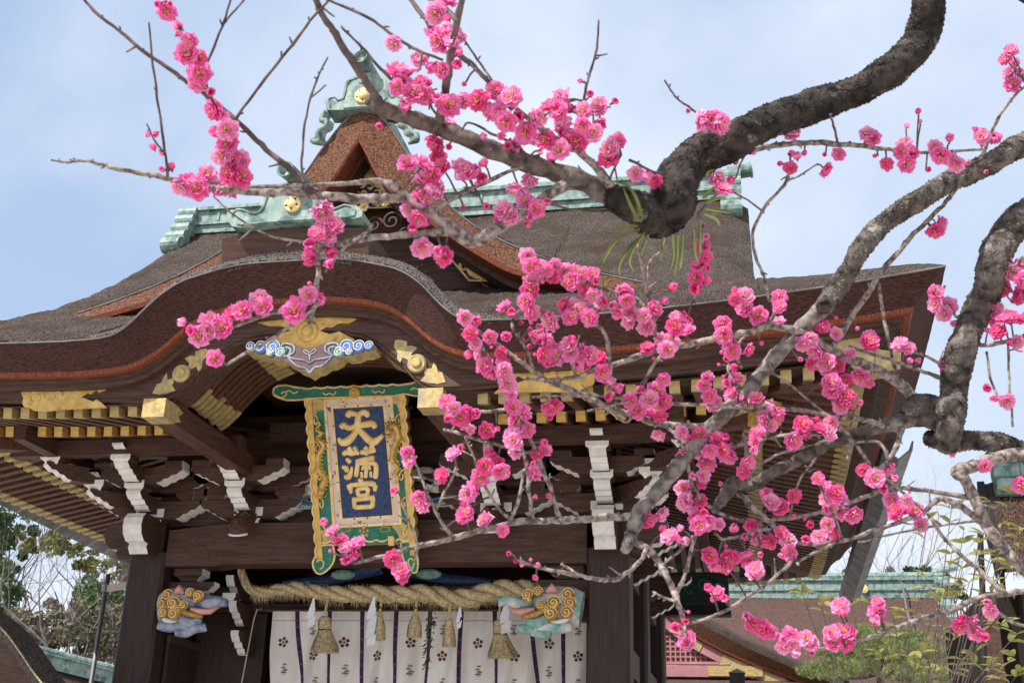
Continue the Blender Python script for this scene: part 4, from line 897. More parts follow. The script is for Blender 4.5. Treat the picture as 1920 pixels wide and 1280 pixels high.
lion(True, (mat('lion_pale_paint', (0.45, 0.42, 0.42), (0.62, 0.60, 0.60), rough=.7, scale=10, c3=(0.14, 0.36, 0.30), s3=6, t3=(.5, .62)), M['palegreen'], M['mane'], M['pinkpaint']), 'painted lion head with pale green body and golden curls')

# ------------------------------------------------------------------ curtain
CY = 12.80; CU = thing('entrance_curtain', 'white hanging curtain with plum crests, pine prints and purple bands', 'curtain', (0.44, CY, 3.63))
ZT, ZB = 3.632, 2.1
edges = [512, 562, 623, 684, 748, 811, 870, 932, 1000, 1060, 1120]
lowsh = [14, 24, 14, 8, 6, -4, 0, 8, 18, 2, 0]
XE = [atY(e, 1141, CY).x for e in edges]; SH = [s_ * .0045 for s_ in lowsh]
rod = MB(); rod.tube([(-1.56, CY + .01, ZT - .005), (2.34, CY + .01, ZT - .005)], .018, 8); rod.build('curtain_rod', M['wood'], CU)
def cloth_y(x, z): t = (ZT - z); return CY - .038 * math.sin(x * 9.0 + 1.3 * t) * min(1, t * 2.2) - .026 * math.sin(x * 23 + 2.6 * t) * min(1, t * 1.5)
def cx_(i, z): t = (ZT - z) / (ZT - 2.86); return XE[i] + SH[i] * min(t, 2.0) ** 1.2
BW = .052
for i in range(len(XE) - 1):
    b = MB(); rows = []
    for z in frange(ZT, ZB, 40):
        x0, x1 = cx_(i, z), cx_(i + 1, z) - BW * (1 if i < 9 else 0) * max(.25, 1 - .35 * (ZT - z)); rows.append([(x, cloth_y(x, z), z) for x in frange(x0, x1, 16)])
    b.grid(rows); P_ = b.build('curtain_panel', M['cloth'], CU, smooth=True)
    if i < 9:
        b = MB(); rows = []
        for z in frange(ZT - .001, ZB, 40):
            x1 = cx_(i + 1, z); w = BW * max(.25, 1 - .35 * (ZT - z)); rows.append([(x, cloth_y(x, z) - .002, z) for x in frange(x1 - w, x1, 3)])
        b.grid(rows); q_ = b.build('purple_band', M['purple'], CU, smooth=True)
        for k in range(5):
            z = ZT - .19 - .135 * k; x = cx_(i + 1, z) - BW * .5 * max(.4, 1 - .35 * (ZT - z)); c = Vector((x, cloth_y(x, z) - .005, z)); t_ = MB()
            t_.tube([c + Vector((-.010, 0, .014)), c + Vector((-.008, 0, -.004)), c + Vector((.006, 0, -.010)), c + Vector((.010, 0, .006))], .0028, 4); t_.build('faded_mark', M['lav'], q_)
    # plum crests and pine prints, dyed flat on the cloth
    up_c = i % 2 == 0; xc = lambda z: (cx_(i, z) + cx_(i + 1, z) - BW) / 2
    def dot(cx, z, r, par, m='crest', n=14, sq=1.0):
        q_ = MB(); q_.add([(cx + math.cos(a) * r, cloth_y(cx + math.cos(a) * r, z + math.sin(a) * r * sq) - .0035, z + math.sin(a) * r * sq) for a in frange(0, 2 * math.pi * (n - 1) / n, n - 1)], [list(range(n))[::-1]]); return q_
    for z in ((3.27, 2.45) if up_c else (3.13, 2.30)):
        ca = thing('plum_crest', None, None) if False else None
        rot0 = rnd.uniform(-.25, .25); xx = xc(z) + jit(.012); q_ = MB()
        for k in range(6):
            a = math.pi / 2 + rot0 + k * 2 * math.pi / 5; rr = .0 if k == 5 else .040; t_ = dot(xx + math.cos(a) * rr, z + math.sin(a) * rr, .013 if k == 5 else .0195, P_); q_.add(t_.v, t_.f)
        q_.build('plum_crest', M['crest'], P_)
    for z in ((2.97, 2.15) if up_c else (3.40, 2.83)):
        xx = xc(z) + jit(.02); q_ = MB(); t_ = dot(xx, z - .052, .014, P_, sq=.3, n=8); q_.add(t_.v, t_.f)
        for (dx, dz, r) in ((0, .055, .026), (-.015, .022, .028), (.012, -.004, .03), (-.004, -.03, .036)):
            for kk in range(-2, 3):
                t_ = dot(xx + dx + kk * r * .38, z + dz + .004 * (2 - abs(kk)), r * .2, P_, n=7, sq=1.5); q_.add([(v[0], v[1] - .0001 * kk, v[2]) for v in t_.v], t_.f)
            t_ = dot(xx + dx, z + dz - .004, r * .8, P_, n=10, sq=.18); q_.add(t_.v, t_.f)
        q_.build('pine_print', M['pineprint'], P_)
st = MB(); st.tube([(x, cloth_y(x, 3.52) - .006, 3.515 - .008 * abs(math.sin(x * 8.8))) for x in frange(XE[0] + .02, 2.25, 120)], .0022, 4); st.build('curtain_stitch', M['pineprint'], CU)
# side cords
c1 = MB(); c1.tube([atY(490, 1141, 12.78), atY(482, 1142, 12.7), atY(476, 1160, 12.7), atY(452, 1285, 12.7), atY(440, 1340, 12.7)], .0075, 6); c1.build('curtain_cord', M['cord'], label='pale cord stretched taut beside the curtain edge', cat='cord')
c1 = MB(); c1.tube([atY(a, c_, 12.86) for a, c_ in spline([(514, 1150), (513, 1190), (511, 1230), (516, 1285), (518, 1330)], 4)], .0085, 6); c1.build('curtain_cord', M['cord'], label='slack pale cord hanging behind the outer curtain edge', cat='cord')

# ------------------------------------------------------------------ sacred straw rope
RPY = 12.46
path = [(452, 1062, 10), (458, 1088, 10.5), (472, 1105, 11), (495, 1110, 12), (530, 1104, 14), (560, 1103, 15.5), (600, 1110, 17), (650, 1113, 19), (700, 1112, 20), (750, 1114, 20.5), (800, 1112, 21), (840, 1121, 22), (880, 1120, 22), (920, 1108, 22), (950, 1104, 22), (985, 1105, 22), (1020, 1107, 21), (1060, 1106, 20), (1105, 1105, 19)]
sp = spline(path, 10); cen = [atY(a, c_, RPY) for a, c_, r in sp]; rad = [r * .0047 for a, c_, r in sp]
ROPE = thing('sacred_straw_rope', 'thick twisted straw rope with frayed ends strung above the curtain', 'rope', cen[90])
arc = [0.0]
for i in range(1, len(cen)): arc.append(arc[-1] + (cen[i] - cen[i-1]).length)
for s_ in range(3):
    b = MB(); pts = []; rr = []
    for i in range(len(cen)):
        t = (cen[min(i+1, len(cen)-1)] - cen[max(i-1, 0)]).normalized(); n1 = t.cross(Vector((0, 1, 0))).normalized(); n2 = Vector((0, 1, 0)); ph = -arc[i] * 2 * math.pi / (.46 + rad[i] * 2.2) + s_ * 2 * math.pi / 3
        pts.append(cen[i] + (n1 * math.cos(ph) + n2 * math.sin(ph)) * rad[i] * .56); rr.append(rad[i] * .50)
    b.tube(pts, rr, 10, jit=.05); b.build('rope_strand', M['straw'], ROPE, smooth=True)
fr = MB(); q = random.Random(3)
for k in range(1100):
    i = q.randrange(20, len(cen) - 2); c = cen[i]; r = rad[i]; low = q.random() < .62
    a = q.uniform(-2.4, -.7) if low else q.uniform(0, 6.28)
    d = Vector((q.uniform(-.35, .35), math.cos(a) * .7 - .1, math.sin(a) if low else math.sin(a) * .8)).normalized(); s0 = c + Vector((0, -abs(math.cos(a)) * r * .8, math.sin(a) * r * .9)); L = q.uniform(.03, .10 if low else .05)
    e0 = s0 + d * L * .6 + Vector((q.uniform(-.02, .02), 0, 0)); e1 = s0 + d * L + Vector((q.uniform(-.03, .03), 0, -.02)); w = Vector((.0018, 0, .0008))
    fr.add([s0 - w, s0 + w, e0 + w * .8, e0 - w * .8, e1], [(0, 1, 2, 3), (3, 2, 4)])
fr.build('loose_straw', M['straw'], ROPE, kind='stuff')
# straw tassels, each on its own little cord
def tassel(px, ytop, ybot, w0, w1, wb, band, lbl, seed, kind='broom'):
    q = random.Random(seed); tp = atY(px, ytop, 12.36); bt = atY(px + (wb), ybot, 12.36); H = tp.z - bt.z; o = thing('straw_tassel', lbl, 'tassel', tp, 'straw tassels under the rope')
    b = MB(); b.tube([tp + Vector((jit(.003), 0, .02)), tp + Vector((0, .02, .10)), tp + Vector((0, .05, .20))], .014, 7, jit=.1); b.build('tassel_cord', M['straw'], o)
    m_ = MB(); prof_ = [(w0 * .35, .0), (w0 * .85, -.03), (w0, -.08), (w0 * .95, -.16 * H / .4), (w1, -H)] if kind == 'broom' else [(w0 * .4, 0), (w0 * .7, -.05), (w1 * .8, -H * .55), (w1 * .9, -H * .92)]
    rows = [[tp + Vector(((bt.x - tp.x) * (-h / H) + math.cos(a) * r * .92, math.sin(a) * r * .55, h)) for a in frange(0, 2 * math.pi, 20)] for r, h in prof_]
    m_.grid(rows); m_.build('straw_core', M['straw'], o, smooth=True)
    s_ = MB()
    for k in range(420):
        a = q.uniform(0, 2 * math.pi); pr = [(r * q.uniform(.95, 1.05), h) for r, h in prof_]; Lk = q.uniform(.88, 1.04); da = q.uniform(-.12, .12)
        pts = [tp + Vector(((bt.x - tp.x) * (-h / H) + math.cos(a + da * i) * r, math.sin(a + da * i) * r * .6, h * (Lk if i == len(pr) - 1 else 1))) for i, (r, h) in enumerate(pr)]
        t_ = Vector((-math.sin(a), math.cos(a), 0)) * .0022
        for i in range(len(pts) - 1): s_.add([pts[i] - t_, pts[i] + t_, pts[i+1] + t_, pts[i+1] - t_], [(0, 1, 2, 3)])
    s_.build('straw', M['straw'], o, kind='stuff')
    if band:
        hb = -.16 * H / .4; xb = (bt.x - tp.x) * (-hb / H); b = MB(); b.tube([tp + Vector((xb + math.cos(a) * w0 * 1.0, math.sin(a) * w0 * .63, hb)) for a in frange(0, 2 * math.pi, 24)], .005, 5); b.build('tie_band', M['black'], o)
tassel(609, 1153, 1222, .075, .155, 0, True, 'fanned straw tassel bound with dark cord, nearest the blue-faced lion', 11)
tassel(713, 1140, 1203, .035, .085, -4, False, 'straw tassel half hidden behind a zigzag paper streamer', 12, 'tail')
tassel(780, 1140, 1198, .035, .09, -4, False, 'loose unbound straw tassel beside the leafy sprig', 13, 'tail')
tassel(842, 1152, 1216, .05, .08, 0, False, 'narrow straw tassel with a torn paper streamer caught in it', 14, 'tail')
tassel(936, 1160, 1232, .072, .155, 6, True, 'fanned straw tassel bound with dark cord, nearest the pale green lion', 15)
# folded paper streamers
def shide(px, ytop, w, hh, n, lbl, seed, Y=12.33):
    q = random.Random(seed); c = atY(px, ytop, Y); b = MB(); x = 0; z = 0
    b.add([c + Vector((-.006, 0, .0)), c + Vector((.012, 0, .0)), c + Vector((.03, -.002, -hh)), c + Vector((-w * .55, -.01, -hh * 1.15))], [(0, 1, 2, 3)]); z = -hh * .92
    for k in range(n):
        s0 = -w * (.55 - .06 * k) + (k % 2) * .012; dy = -.008 * k
        b.add([c + Vector((s0 - .01, dy, z - .035)), c + Vector((s0 + w * .95, dy - .006, z + .022)), c + Vector((s0 + w * .95 - .012, dy - .012, z - hh * .62)), c + Vector((s0 - .004, dy - .02, z - hh * .78))], [(0, 1, 2, 3)]); z -= hh * .62
    b.build('paper_streamer', M['paper'], label=lbl, cat='streamer', group='paper streamers on the rope')
shide(588, 1120, .085, .14, 2, 'short white folded paper streamer beside the tassel nearest the blue-faced lion', 1)
shide(701, 1118, .10, .15, 4, 'long white zigzag paper streamer over the half hidden tassel', 2)
shide(862, 1138, .05, .10, 2, 'small torn white paper streamer beside the narrow tassel', 3)
shide(950, 1118, .10, .17, 2, 'crumpled white paper streamer beside the tassel nearest the pale green lion', 4, 12.3)
# leafy evergreen sprig
SPG = thing('evergreen_sprig', 'hanging dark green leafy sprig tied under the straw rope', 'sprig', atY(808, 1138, 12.34)); q = random.Random(21)
spn = [atY(a, c_, 12.34) for a, c_ in spline([(810, 1132), (808, 1160), (807, 1185), (802, 1210), (801, 1235), (799, 1250)], 8)]
b = MB(); b.tube(spn, .006, 5); b.build('stem', M['wood'], SPG)
lf = MB(); lf.add([(0, 0, 0), (.012, .022, .004), (0, .05, .002), (-.012, .022, .004), (0, .022, -.004)], [(0, 1, 4), (1, 2, 4), (2, 3, 4), (3, 0, 4)]); leaf_me = lf.mesh('leaf', [M['sprig']])
for k in range(95):
    i = q.randrange(len(spn)); w = (1 - i / len(spn)) * .05 + .012; a = q.uniform(0, 6.28)
    mw = Matrix.Translation(spn[i] + Vector((math.cos(a) * w * .6, math.sin(a) * w * .4 - .01, q.uniform(-.02, .02)))) @ Matrix.Rotation(a - math.pi / 2, 4, 'Z') @ Matrix.Rotation(q.uniform(-1.5, -.1), 4, 'X') @ Matrix.Rotation(q.uniform(-.6, .6), 4, 'Y') @ Matrix.Scale(q.uniform(.8, 1.25), 4); inst('leaf', leaf_me, SPG, mw)
# ------------------------------------------------------------------ plum trees
M['limb'] = mat('mossy_dark_plum_bark', (0.012, 0.0095, 0.009), (0.07, 0.055, 0.047), rough=0.95, scale=26, bump=1.0, bscale=34, bdist=0.014, lo=.38, hi=.66, c3=(0.16, 0.16, 0.125), s3=22, t3=(.60, .66))
M['limb2'] = mat('lichened_grey_plum_bark', (0.026, 0.021, 0.019), (0.20, 0.17, 0.152), rough=0.95, scale=34, bump=1.0, bscale=44, bdist=0.010, lo=.34, hi=.68, c3=(0.28, 0.28, 0.23), s3=16, t3=(.60, .66))
M['dlimb'] = mat('brown_grey_plum_bark', (0.045, 0.035, 0.031), (0.20, 0.165, 0.145), rough=0.95, scale=40, bump=1.0, bscale=60, bdist=0.006, lo=.34, hi=.66)
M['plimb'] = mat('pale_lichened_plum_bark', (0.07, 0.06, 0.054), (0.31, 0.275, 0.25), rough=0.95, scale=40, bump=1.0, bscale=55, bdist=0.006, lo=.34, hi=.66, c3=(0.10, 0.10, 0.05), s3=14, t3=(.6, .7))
M['twig'] = mat('grey_brown_twig_bark', (0.085, 0.065, 0.058), (0.37, 0.31, 0.28), rough=0.9, scale=70, bump=1.0, bscale=90, bdist=.004, lo=.36, hi=.62)
M['dtwig'] = mat('dark_young_twig_bark', (0.065, 0.045, 0.045), (0.17, 0.125, 0.115), rough=0.8, scale=30, bump=.4, bscale=60, bdist=.003)
M['sepal'] = mat('dark_red_sepal', (0.11, 0.012, 0.022), (0.20, 0.03, 0.045), rough=.6, scale=60)
M['stamen'] = mat('yellow_stamens', (0.80, 0.50, 0.12), (0.92, 0.70, 0.35), rough=.7, scale=90)
def petal_mat(name, c_in, c_out):
    m = bpy.data.materials.new(name); m.use_nodes = True; t = m.node_tree; N = t.nodes; b = N['Principled BSDF']; b.inputs['Roughness'].default_value = .55; b.inputs['Specular IOR Level'].default_value = .25
    at = N.new('ShaderNodeVertexColor'); at.layer_name = 'tone'; nz = N.new('ShaderNodeTexNoise'); nz.inputs['Scale'].default_value = 140; co = N.new('ShaderNodeTexCoord'); t.links.new(co.outputs['Object'], nz.inputs['Vector'])
    ad = N.new('ShaderNodeMath'); ad.operation = 'MULTIPLY_ADD'; ad.inputs[1].default_value = .35; t.links.new(nz.outputs['Fac'], ad.inputs[0]); t.links.new(at.outputs['Color'], ad.inputs[2])
    rp = N.new('ShaderNodeValToRGB'); rp.color_ramp.elements[0].position = .12; rp.color_ramp.elements[0].color = (*c_in, 1); rp.color_ramp.elements[1].position = 1.1 if False else 1.0; rp.color_ramp.elements[1].color = (*c_out, 1)
    t.links.new(ad.outputs[0], rp.inputs[0]); t.links.new(rp.outputs[0], b.inputs['Base Color'])
    tr = N.new('ShaderNodeBsdfTranslucent'); t.links.new(rp.outputs[0], tr.inputs['Color']); ms = N.new('ShaderNodeMixShader'); ms.inputs[0].default_value = .38
    t.links.new(b.outputs[0], ms.inputs[1]); t.links.new(tr.outputs[0], ms.inputs[2]); t.links.new(ms.outputs[0], N['Material Output'].inputs['Surface']); return m
PETS = [petal_mat('pink_petal', (.95, .07, .36), (.99, .36, .70)), petal_mat('pale_pink_petal', (.96, .14, .44), (1.0, .52, .80)), petal_mat('deep_pink_petal', (.86, .025, .22), (.97, .22, .55))]
def petal(b, tone, base_el, ang, L, W, cup, q, r0=.06):
    """ruffled petal as a 4x4 sheet leaving the centre at elevation base_el"""
    nu, nv = 4, 4; o = len(b.v); ph = q.uniform(0, 6.28)
    for i in range(nu + 1):
        s_ = i / nu; w = W * math.sin(math.pi * (.12 + .80 * s_)) ** .7; el = base_el + cup * s_
        rr = r0 + L * s_ * math.cos(base_el + cup * s_ * .5); hh = L * s_ * math.sin(base_el + cup * s_ * .5)
        for j in range(nv + 1):
            t = (j / nv - .5) * 2; ruf = .12 * s_ * math.sin(t * 5.0 + ph) + q.uniform(-.06, .06) * s_; dr = -.10 * L * t * t * s_
            x, y, z = rr + dr, t * w, hh + ruf * L + .12 * L * t * t * s_ * (1 if base_el < .9 else .3)
            b.v.append((x * math.cos(ang) - y * math.sin(ang), x * math.sin(ang) + y * math.cos(ang), z)); tone.append(.15 + .62 * s_ + .1 * abs(t) * s_ + q.uniform(-.08, .08))
    for i in range(nu):
        for j in range(nv): a = o + i * (nv + 1) + j; b.f.append([a, a + 1, a + nv + 2, a + nv + 1]); b.m.append(0)
def blossom_mesh(seed, opened, pm):
    q = random.Random(seed); b = MB(); tone = []
    layers = ((6, -.55, .92, .52, .75), (7, -.10, 1.0, .48, .60), (7, .30, .95, .42, .50), (6, .66, .84, .34, .35), (4, 1.0, .62, .24, .25)) if opened else ((5, .7, .85, .46, .9), (5, 1.0, .7, .4, .7), (4, 1.2, .55, .3, .5))
    for n, el, L, W, cup in layers:
        a0 = q.uniform(0, 6.28)
        for k in range(n): petal(b, tone, el + q.uniform(-.12, .12), a0 + k * 2 * math.pi / n + q.uniform(-.2, .2), L * q.uniform(.88, 1.1), W * q.uniform(.9, 1.15), cup * q.uniform(.6, 1.3), q)
    if opened:
        for k in range(16):
            a = q.uniform(0, 6.28); e = q.uniform(.75, 1.5); d = Vector((math.cos(a) * math.cos(e), math.sin(a) * math.cos(e), math.sin(e))); n0 = len(b.v)
            b.tube([d * .05, d * q.uniform(.5, .7)], .02, 3, 1, caps=False); b.ball(d * q.uniform(.55, .72), .055, 4, 1); tone += [.5] * (len(b.v) - n0)
    n0 = len(b.v); b.ball((0, 0, -.06), .2, 6, 2, (1, 1, .7)); b.tube([(0, 0, -.1), (0, 0, -.4)], .06, 4, 2); tone += [.5] * (len(b.v) - n0)
    me = b.mesh('blossom', [pm, M['stamen'], M['sepal']], True); ca = me.color_attributes.new('tone', 'FLOAT_COLOR', 'POINT')
    buf = []
    for v in tone: v = min(1, max(0, v)); buf += [v, v, v, 1]
    ca.data.foreach_set('color', buf); return me
BL_OPEN = [blossom_mesh(i, True, PETS[(0, 1, 0, 1, 2, 0, 1, 0, 2, 1, 0, 2)[i]]) for i in range(12)]
BL_HALF = [blossom_mesh(20 + i, False, PETS[(2, 0, 0, 1, 2)[i]]) for i in range(5)]
def bud_mesh(seed):
    b = MB(); b.ball((0, 0, .55), .55, 8, 0, (1, 1, 1.08)); tone = [.35 + .3 * (v[2] / 1.1) for v in b.v]; n0 = len(b.v); b.ball((0, 0, .12), .38, 6, 1, (1, 1, .8)); b.tube([(0, 0, 0), (0, 0, -.3)], .1, 4, 1); tone += [.4] * (len(b.v) - n0)
    me = b.mesh('bud', [PETS[2], M['sepal']], True); ca = me.color_attributes.new('tone', 'FLOAT_COLOR', 'POINT'); buf = []
    for v in tone: buf += [v, v, v, 1]
    ca.data.foreach_set('color', buf); return me
BUD = bud_mesh(1)
# limbs traced as (x, y, radius) in photo pixels with a true distance in metres at each end
T1, T2 = [], []
def br(tree, d0, d1, *pts, m='twig', name='branch'): tree.append((d0, d1, pts, m, name))
br(T1, 2.75, 2.45, (1760,-150,40), (1745,-40,38), (1740,20,37), (1725,75,39), (1690,115,38), (1620,165,35), (1550,190,38), (1450,225,40), (1370,265,44), (1300,300,48), (1266,345,50), (1262,385,52), (1235,405,50), (1190,388,40), (1150,370,28), m='limb', name='limb')
br(T1, 2.45, 2.35, (1200,392,34), (1150,368,29), (1080,335,24), (1000,310,22), (920,280,21), (840,245,20), (780,225,19), (720,205,18), (695,190,14), m='dlimb')
br(T1, 2.35, 2.2, (718,205,14), (692,162,10), (660,115,10), (630,65,9), (600,15,8), (580,-40,8), m='dtwig')
br(T1, 2.36, 2.2, (818,245,13), (832,190,11), (840,140,10.5), (850,80,9.5), (862,20,9), (872,-40,8), m='dtwig')
br(T1, 2.5, 2.3, (755,-25,6), (800,40,7), (840,85,8), (880,120,7), (915,155,6), (960,205,5), m='dtwig')
br(T1, 2.22, 2.22, (795,-12,7), (830,15,7), (856,38,7), m='dtwig')
br(T1, 2.42, 2.5, (1160,368,13), (1125,322,10.5), (1080,280,9), (1010,240,7), (960,200,5))
br(T1, 2.4, 2.3, (1075,338,14), (1030,365,13), (980,400,13), (930,430,15), (885,452,17), (850,430,15), (800,395,13), (745,355,11), (712,340,8), (640,345,5.5), (560,348,5), (440,350,4.5), (385,340,3.5))
br(T1, 2.33, 2.2, (765,372,12), (700,373,12), (620,368,11), (540,362,10), (460,360,9), (380,348,8), (300,330,7), (225,318,6), (190,308,4.5), (155,300,4), (125,304,3.5), (97,300,2.5))
br(T1, 2.35, 2.28, (885,452,11), (830,434,10), (760,440,9), (700,445,8), (640,455,7.5), (600,460,7.5), (597,500,6.5), (592,550,6), (585,590,5), (578,614,3.5))
br(T1, 2.29, 2.3, (602,458,3.5), (520,445,3), (480,430,3), (440,405,2.5), (400,368,2))
br(T1, 2.28, 2.3, (585,592,5.5), (545,588,5), (510,588,5), (480,598,5), (440,610,4), (395,614,3.5))
br(T1, 2.28, 2.26, (590,578,4), (540,615,4), (500,640,4), (465,660,4), (425,684,3))
br(T1, 2.3, 2.2, (600,362,9), (580,355,9), (550,325,8), (500,280,7), (440,225,6.5), (375,170,6), (340,145,5.5), (280,105,5), (245,75,4.5), (180,25,4), (150,-8,3), m='dtwig')
br(T1, 2.23, 2.2, (440,225,4), (480,170,4), (540,95,4), (590,30,3.5), (625,-8,3), m='dtwig')
br(T1, 2.22, 2.2, (372,165,3.5), (400,90,3.2), (420,40,3), (434,-8,2.5), m='dtwig')
br(T1, 2.21, 2.2, (420,45,2.5), (462,-4,2.5), m='dtwig')
br(T1, 2.22, 2.15, (314,332,3.6), (305,250,3.2), (295,180,3), (285,110,2.8), (279,42,2.2), m='dtwig')
br(T1, 2.2, 2.2, (310,290,3), (290,262,2.6), (275,232,2), m='dtwig')
br(T1, 2.25, 2.1, (437,360,4), (440,310,3.5), (420,240,3.5), (395,180,3.2), (365,110,3), (330,40,3), (300,-20,2.5), m='dtwig')
br(T1, 2.31, 2.25, (570,345,4), (567,300,3.5), (573,230,3.2), (590,160,2.8), (614,108,2.2), m='dtwig')
br(T1, 2.3, 2.25, (605,-6,3.5), (690,35,4), (740,68,4), (775,92,4), (830,112,3), m='dtwig')
br(T1, 2.35, 2.25, (640,50,3), (680,90,3.5), (720,135,4), (760,170,4), (790,180,4), (818,214,3), m='dtwig')
br(T1, 2.4, 2.35, (925,155,3.5), (900,118,3), (872,78,2.5), m='dtwig')
br(T1, 2.45, 2.4, (1085,275,5), (1092,220,4), (1098,165,3.5), (1108,130,3.2), (1118,90,3), (1122,38,2.2), m='dtwig')
br(T1, 2.45, 2.4, (1092,215,3.5), (1125,200,3), (1160,192,2.5), m='dtwig')
br(T1, 2.5, 2.4, (1330,225,3), (1290,200,3), (1265,180,2.6), (1246,150,2), m='dtwig')
br(T1, 2.4, 2.35, (1005,312,4.5), (970,275,4), (920,250,3.5), (880,230,3), (865,245,2.2), m='dtwig')
br(T1, 2.38, 2.35, (1000,310,5), (960,320,5), (900,345,6), (840,380,6), (805,400,5))
br(T1, 2.35, 2.3, (700,420,4), (680,440,4), (640,470,4), (610,510,3))
br(T1, 2.6, 2.75, (1400,285,7), (1480,270,7), (1540,268,7), (1620,275,6), (1700,283,5), (1760,285,4), (1850,280,3))
br(T1, 2.65, 2.6, (1570,268,3), (1565,240,3), (1556,215,2.5), m='dtwig')
br(T1, 2.6, 2.6, (1482,300,3), (1475,340,4), (1440,380,4), (1412,430,4), (1415,480,4), (1432,520,3.5), (1443,565,3))
br(T1, 2.6, 2.6, (1475,340,2.6), (1500,328,2.4), (1532,308,2))
br(T1, 2.55, 2.5, (1310,400,5), (1318,450,4), (1312,510,3.5), (1302,560,3))
br(T1, 2.4, 2.4, (1180,300,3.5), (1230,325,4), (1262,335,4), m='dtwig')
br(T1, 2.4, 2.4, (1165,290,3), (1150,320,3), (1140,345,4), m='dtwig')
br(T1, 2.45, 2.45, (1030,382,3), (1090,395,3), (1160,395,4), m='dtwig')
# second tree
br(T2, 3.05, 2.9, (2080,200,34), (1940,262,28), (1900,280,26), (1850,310,26), (1790,335,25), (1740,365,24), (1690,395,23), (1650,425,23), (1615,465,23), (1590,510,21), (1562,550,23), (1545,575,18), m='limb2', name='limb')
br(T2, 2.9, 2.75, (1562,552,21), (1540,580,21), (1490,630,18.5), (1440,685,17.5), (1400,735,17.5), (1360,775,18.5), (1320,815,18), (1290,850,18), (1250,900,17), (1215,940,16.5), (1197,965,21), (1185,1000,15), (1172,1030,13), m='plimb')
br(T2, 2.78, 2.6, (1197,965,11), (1120,970,9.5), (1050,975,9), (960,980,8), (900,995,8), (840,1010,7), (780,1025,6), (725,1040,5), (665,1055,3.5))
br(T2, 2.7, 2.6, (1050,972,6.5), (1030,910,6), (1005,850,6), (985,800,5.5), (960,750,5.5), (930,700,5), (905,650,4.5), (885,615,3.5))
br(T2, 2.68, 2.6, (960,980,4.5), (930,945,4), (905,900,3.6), (890,860,3), (872,820,2.5))
br(T2, 2.66, 2.6, (850,1006,4.6), (822,965,4.2), (800,920,4), (780,872,3.4), (768,850,2.5))
br(T2, 2.65, 2.6, (785,1025,3.8), (765,975,3.5), (752,935,2.8))
br(T2, 2.64, 2.6, (780,1028,3.6), (776,1060,3.4), (758,1092,2.6))
br(T2, 2.65, 2.6, (818,955,4), (835,920,3.6), (856,875,3))
br(T2, 2.7, 2.62, (1000,975,5), (992,920,4.6), (985,868,4), (975,830,3))
br(T2, 2.69, 2.65, (958,978,5), (975,925,4.6), (984,880,4))
br(T2, 2.7, 2.75, (845,765,4), (890,772,4), (935,768,4.4), (960,765,4))
br(T2, 2.7, 2.7, (832,805,4), (870,815,4.2), (920,830,4.2), (975,845,4), (1000,850,4))
br(T2, 3.0, 2.7, (1720,755,14), (1680,715,13), (1640,690,12), (1590,670,11), (1540,645,10.5), (1500,622,10), (1450,610,9.5), (1400,625,9), (1330,635,8.5), (1270,650,8), (1200,668,7.5), (1130,690,6.5), (1080,706,5.5), (1030,712,5), (985,708,3.5))
br(T2, 2.82, 2.65, (1335,798,10), (1280,800,9), (1220,790,8), (1160,770,8), (1100,745,7.5), (1040,720,7), (990,690,6), (940,650,5.5), (900,622,5), (862,595,3.5))
br(T2, 2.95, 2.7, (1690,808,7), (1640,794,6.5), (1600,785,6), (1500,770,5.5), (1430,765,5.5), (1340,760,5), (1240,755,4.5), (1130,742,4.5), (1060,742,4), (998,745,3.5))
br(T2, 2.8, 2.7, (1140,770,4.5), (1143,710,5), (1142,660,5), (1132,622,5), (1110,602,4), (1085,585,3))
br(T2, 2.8, 2.7, (1232,650,4.5), (1225,600,4.5), (1210,530,4), (1196,458,3))
br(T2, 2.8, 2.7, (1180,772,4.5), (1205,720,5), (1240,665,5), (1262,635,4))
br(T2, 2.75, 2.7, (1230,615,4), (1200,565,5), (1160,550,4.5), (1120,535,3.5), (1060,510,3), (990,480,2.5))
br(T2, 2.75, 2.7, (1000,690,4), (985,650,3.5), (960,610,4), (975,580,3.5), (990,545,3))
br(T2, 2.75, 2.7, (1080,705,4), (1075,670,3.5), (1085,630,3))
br(T2, 2.75, 2.75, (1225,570,3), (1215,500,3), (1240,470,3))
br(T2, 2.85, 2.8, (1340,955,5), (1310,930,5), (1295,890,5), (1285,850,4.5), (1262,810,4), (1225,790,4))
br(T2, 2.75, 2.75, (1130,760,3.6), (1175,790,3.6), (1180,755,3), (1100,770,2.5))
br(T2, 2.9, 2.85, (1400,625,4), (1375,660,4), (1365,700,4), (1400,735,4.5))
br(T2, 2.9, 2.85, (1440,612,4.5), (1400,575,4), (1375,545,3))
br(T2, 2.9, 2.85, (1440,612,4), (1455,580,4), (1462,550,3))
br(T2, 2.9, 2.85, (1390,690,4), (1370,650,4), (1358,600,3.4))
br(T2, 2.85, 2.8, (1395,815,4.5), (1400,860,5), (1408,910,6))
br(T2, 2.85, 2.8, (1300,850,5), (1330,845,5), (1400,832,5), (1440,820,4), (1480,815,3.6), (1540,815,3))
br(T2, 2.82, 2.8, (1350,800,4), (1340,770,4), (1330,740,3), (1325,710,3))
br(T2, 2.82, 2.8, (1375,780,4), (1400,770,4), (1440,780,3.4), (1430,830,3), (1390,880,3))
br(T2, 3.05, 2.95, (2060,300,44), (1940,395,39), (1905,420,38), (1880,450,36), (1860,500,34), (1850,550,33), (1825,600,32), (1805,650,33), (1792,700,33), (1788,740,30), (1782,790,31), (1775,832,27), m='limb2', name='limb')
br(T2, 3.0, 2.98, (1785,770,30), (1755,765,30), (1725,768,36), (1700,775,20), m='limb2', name='limb')
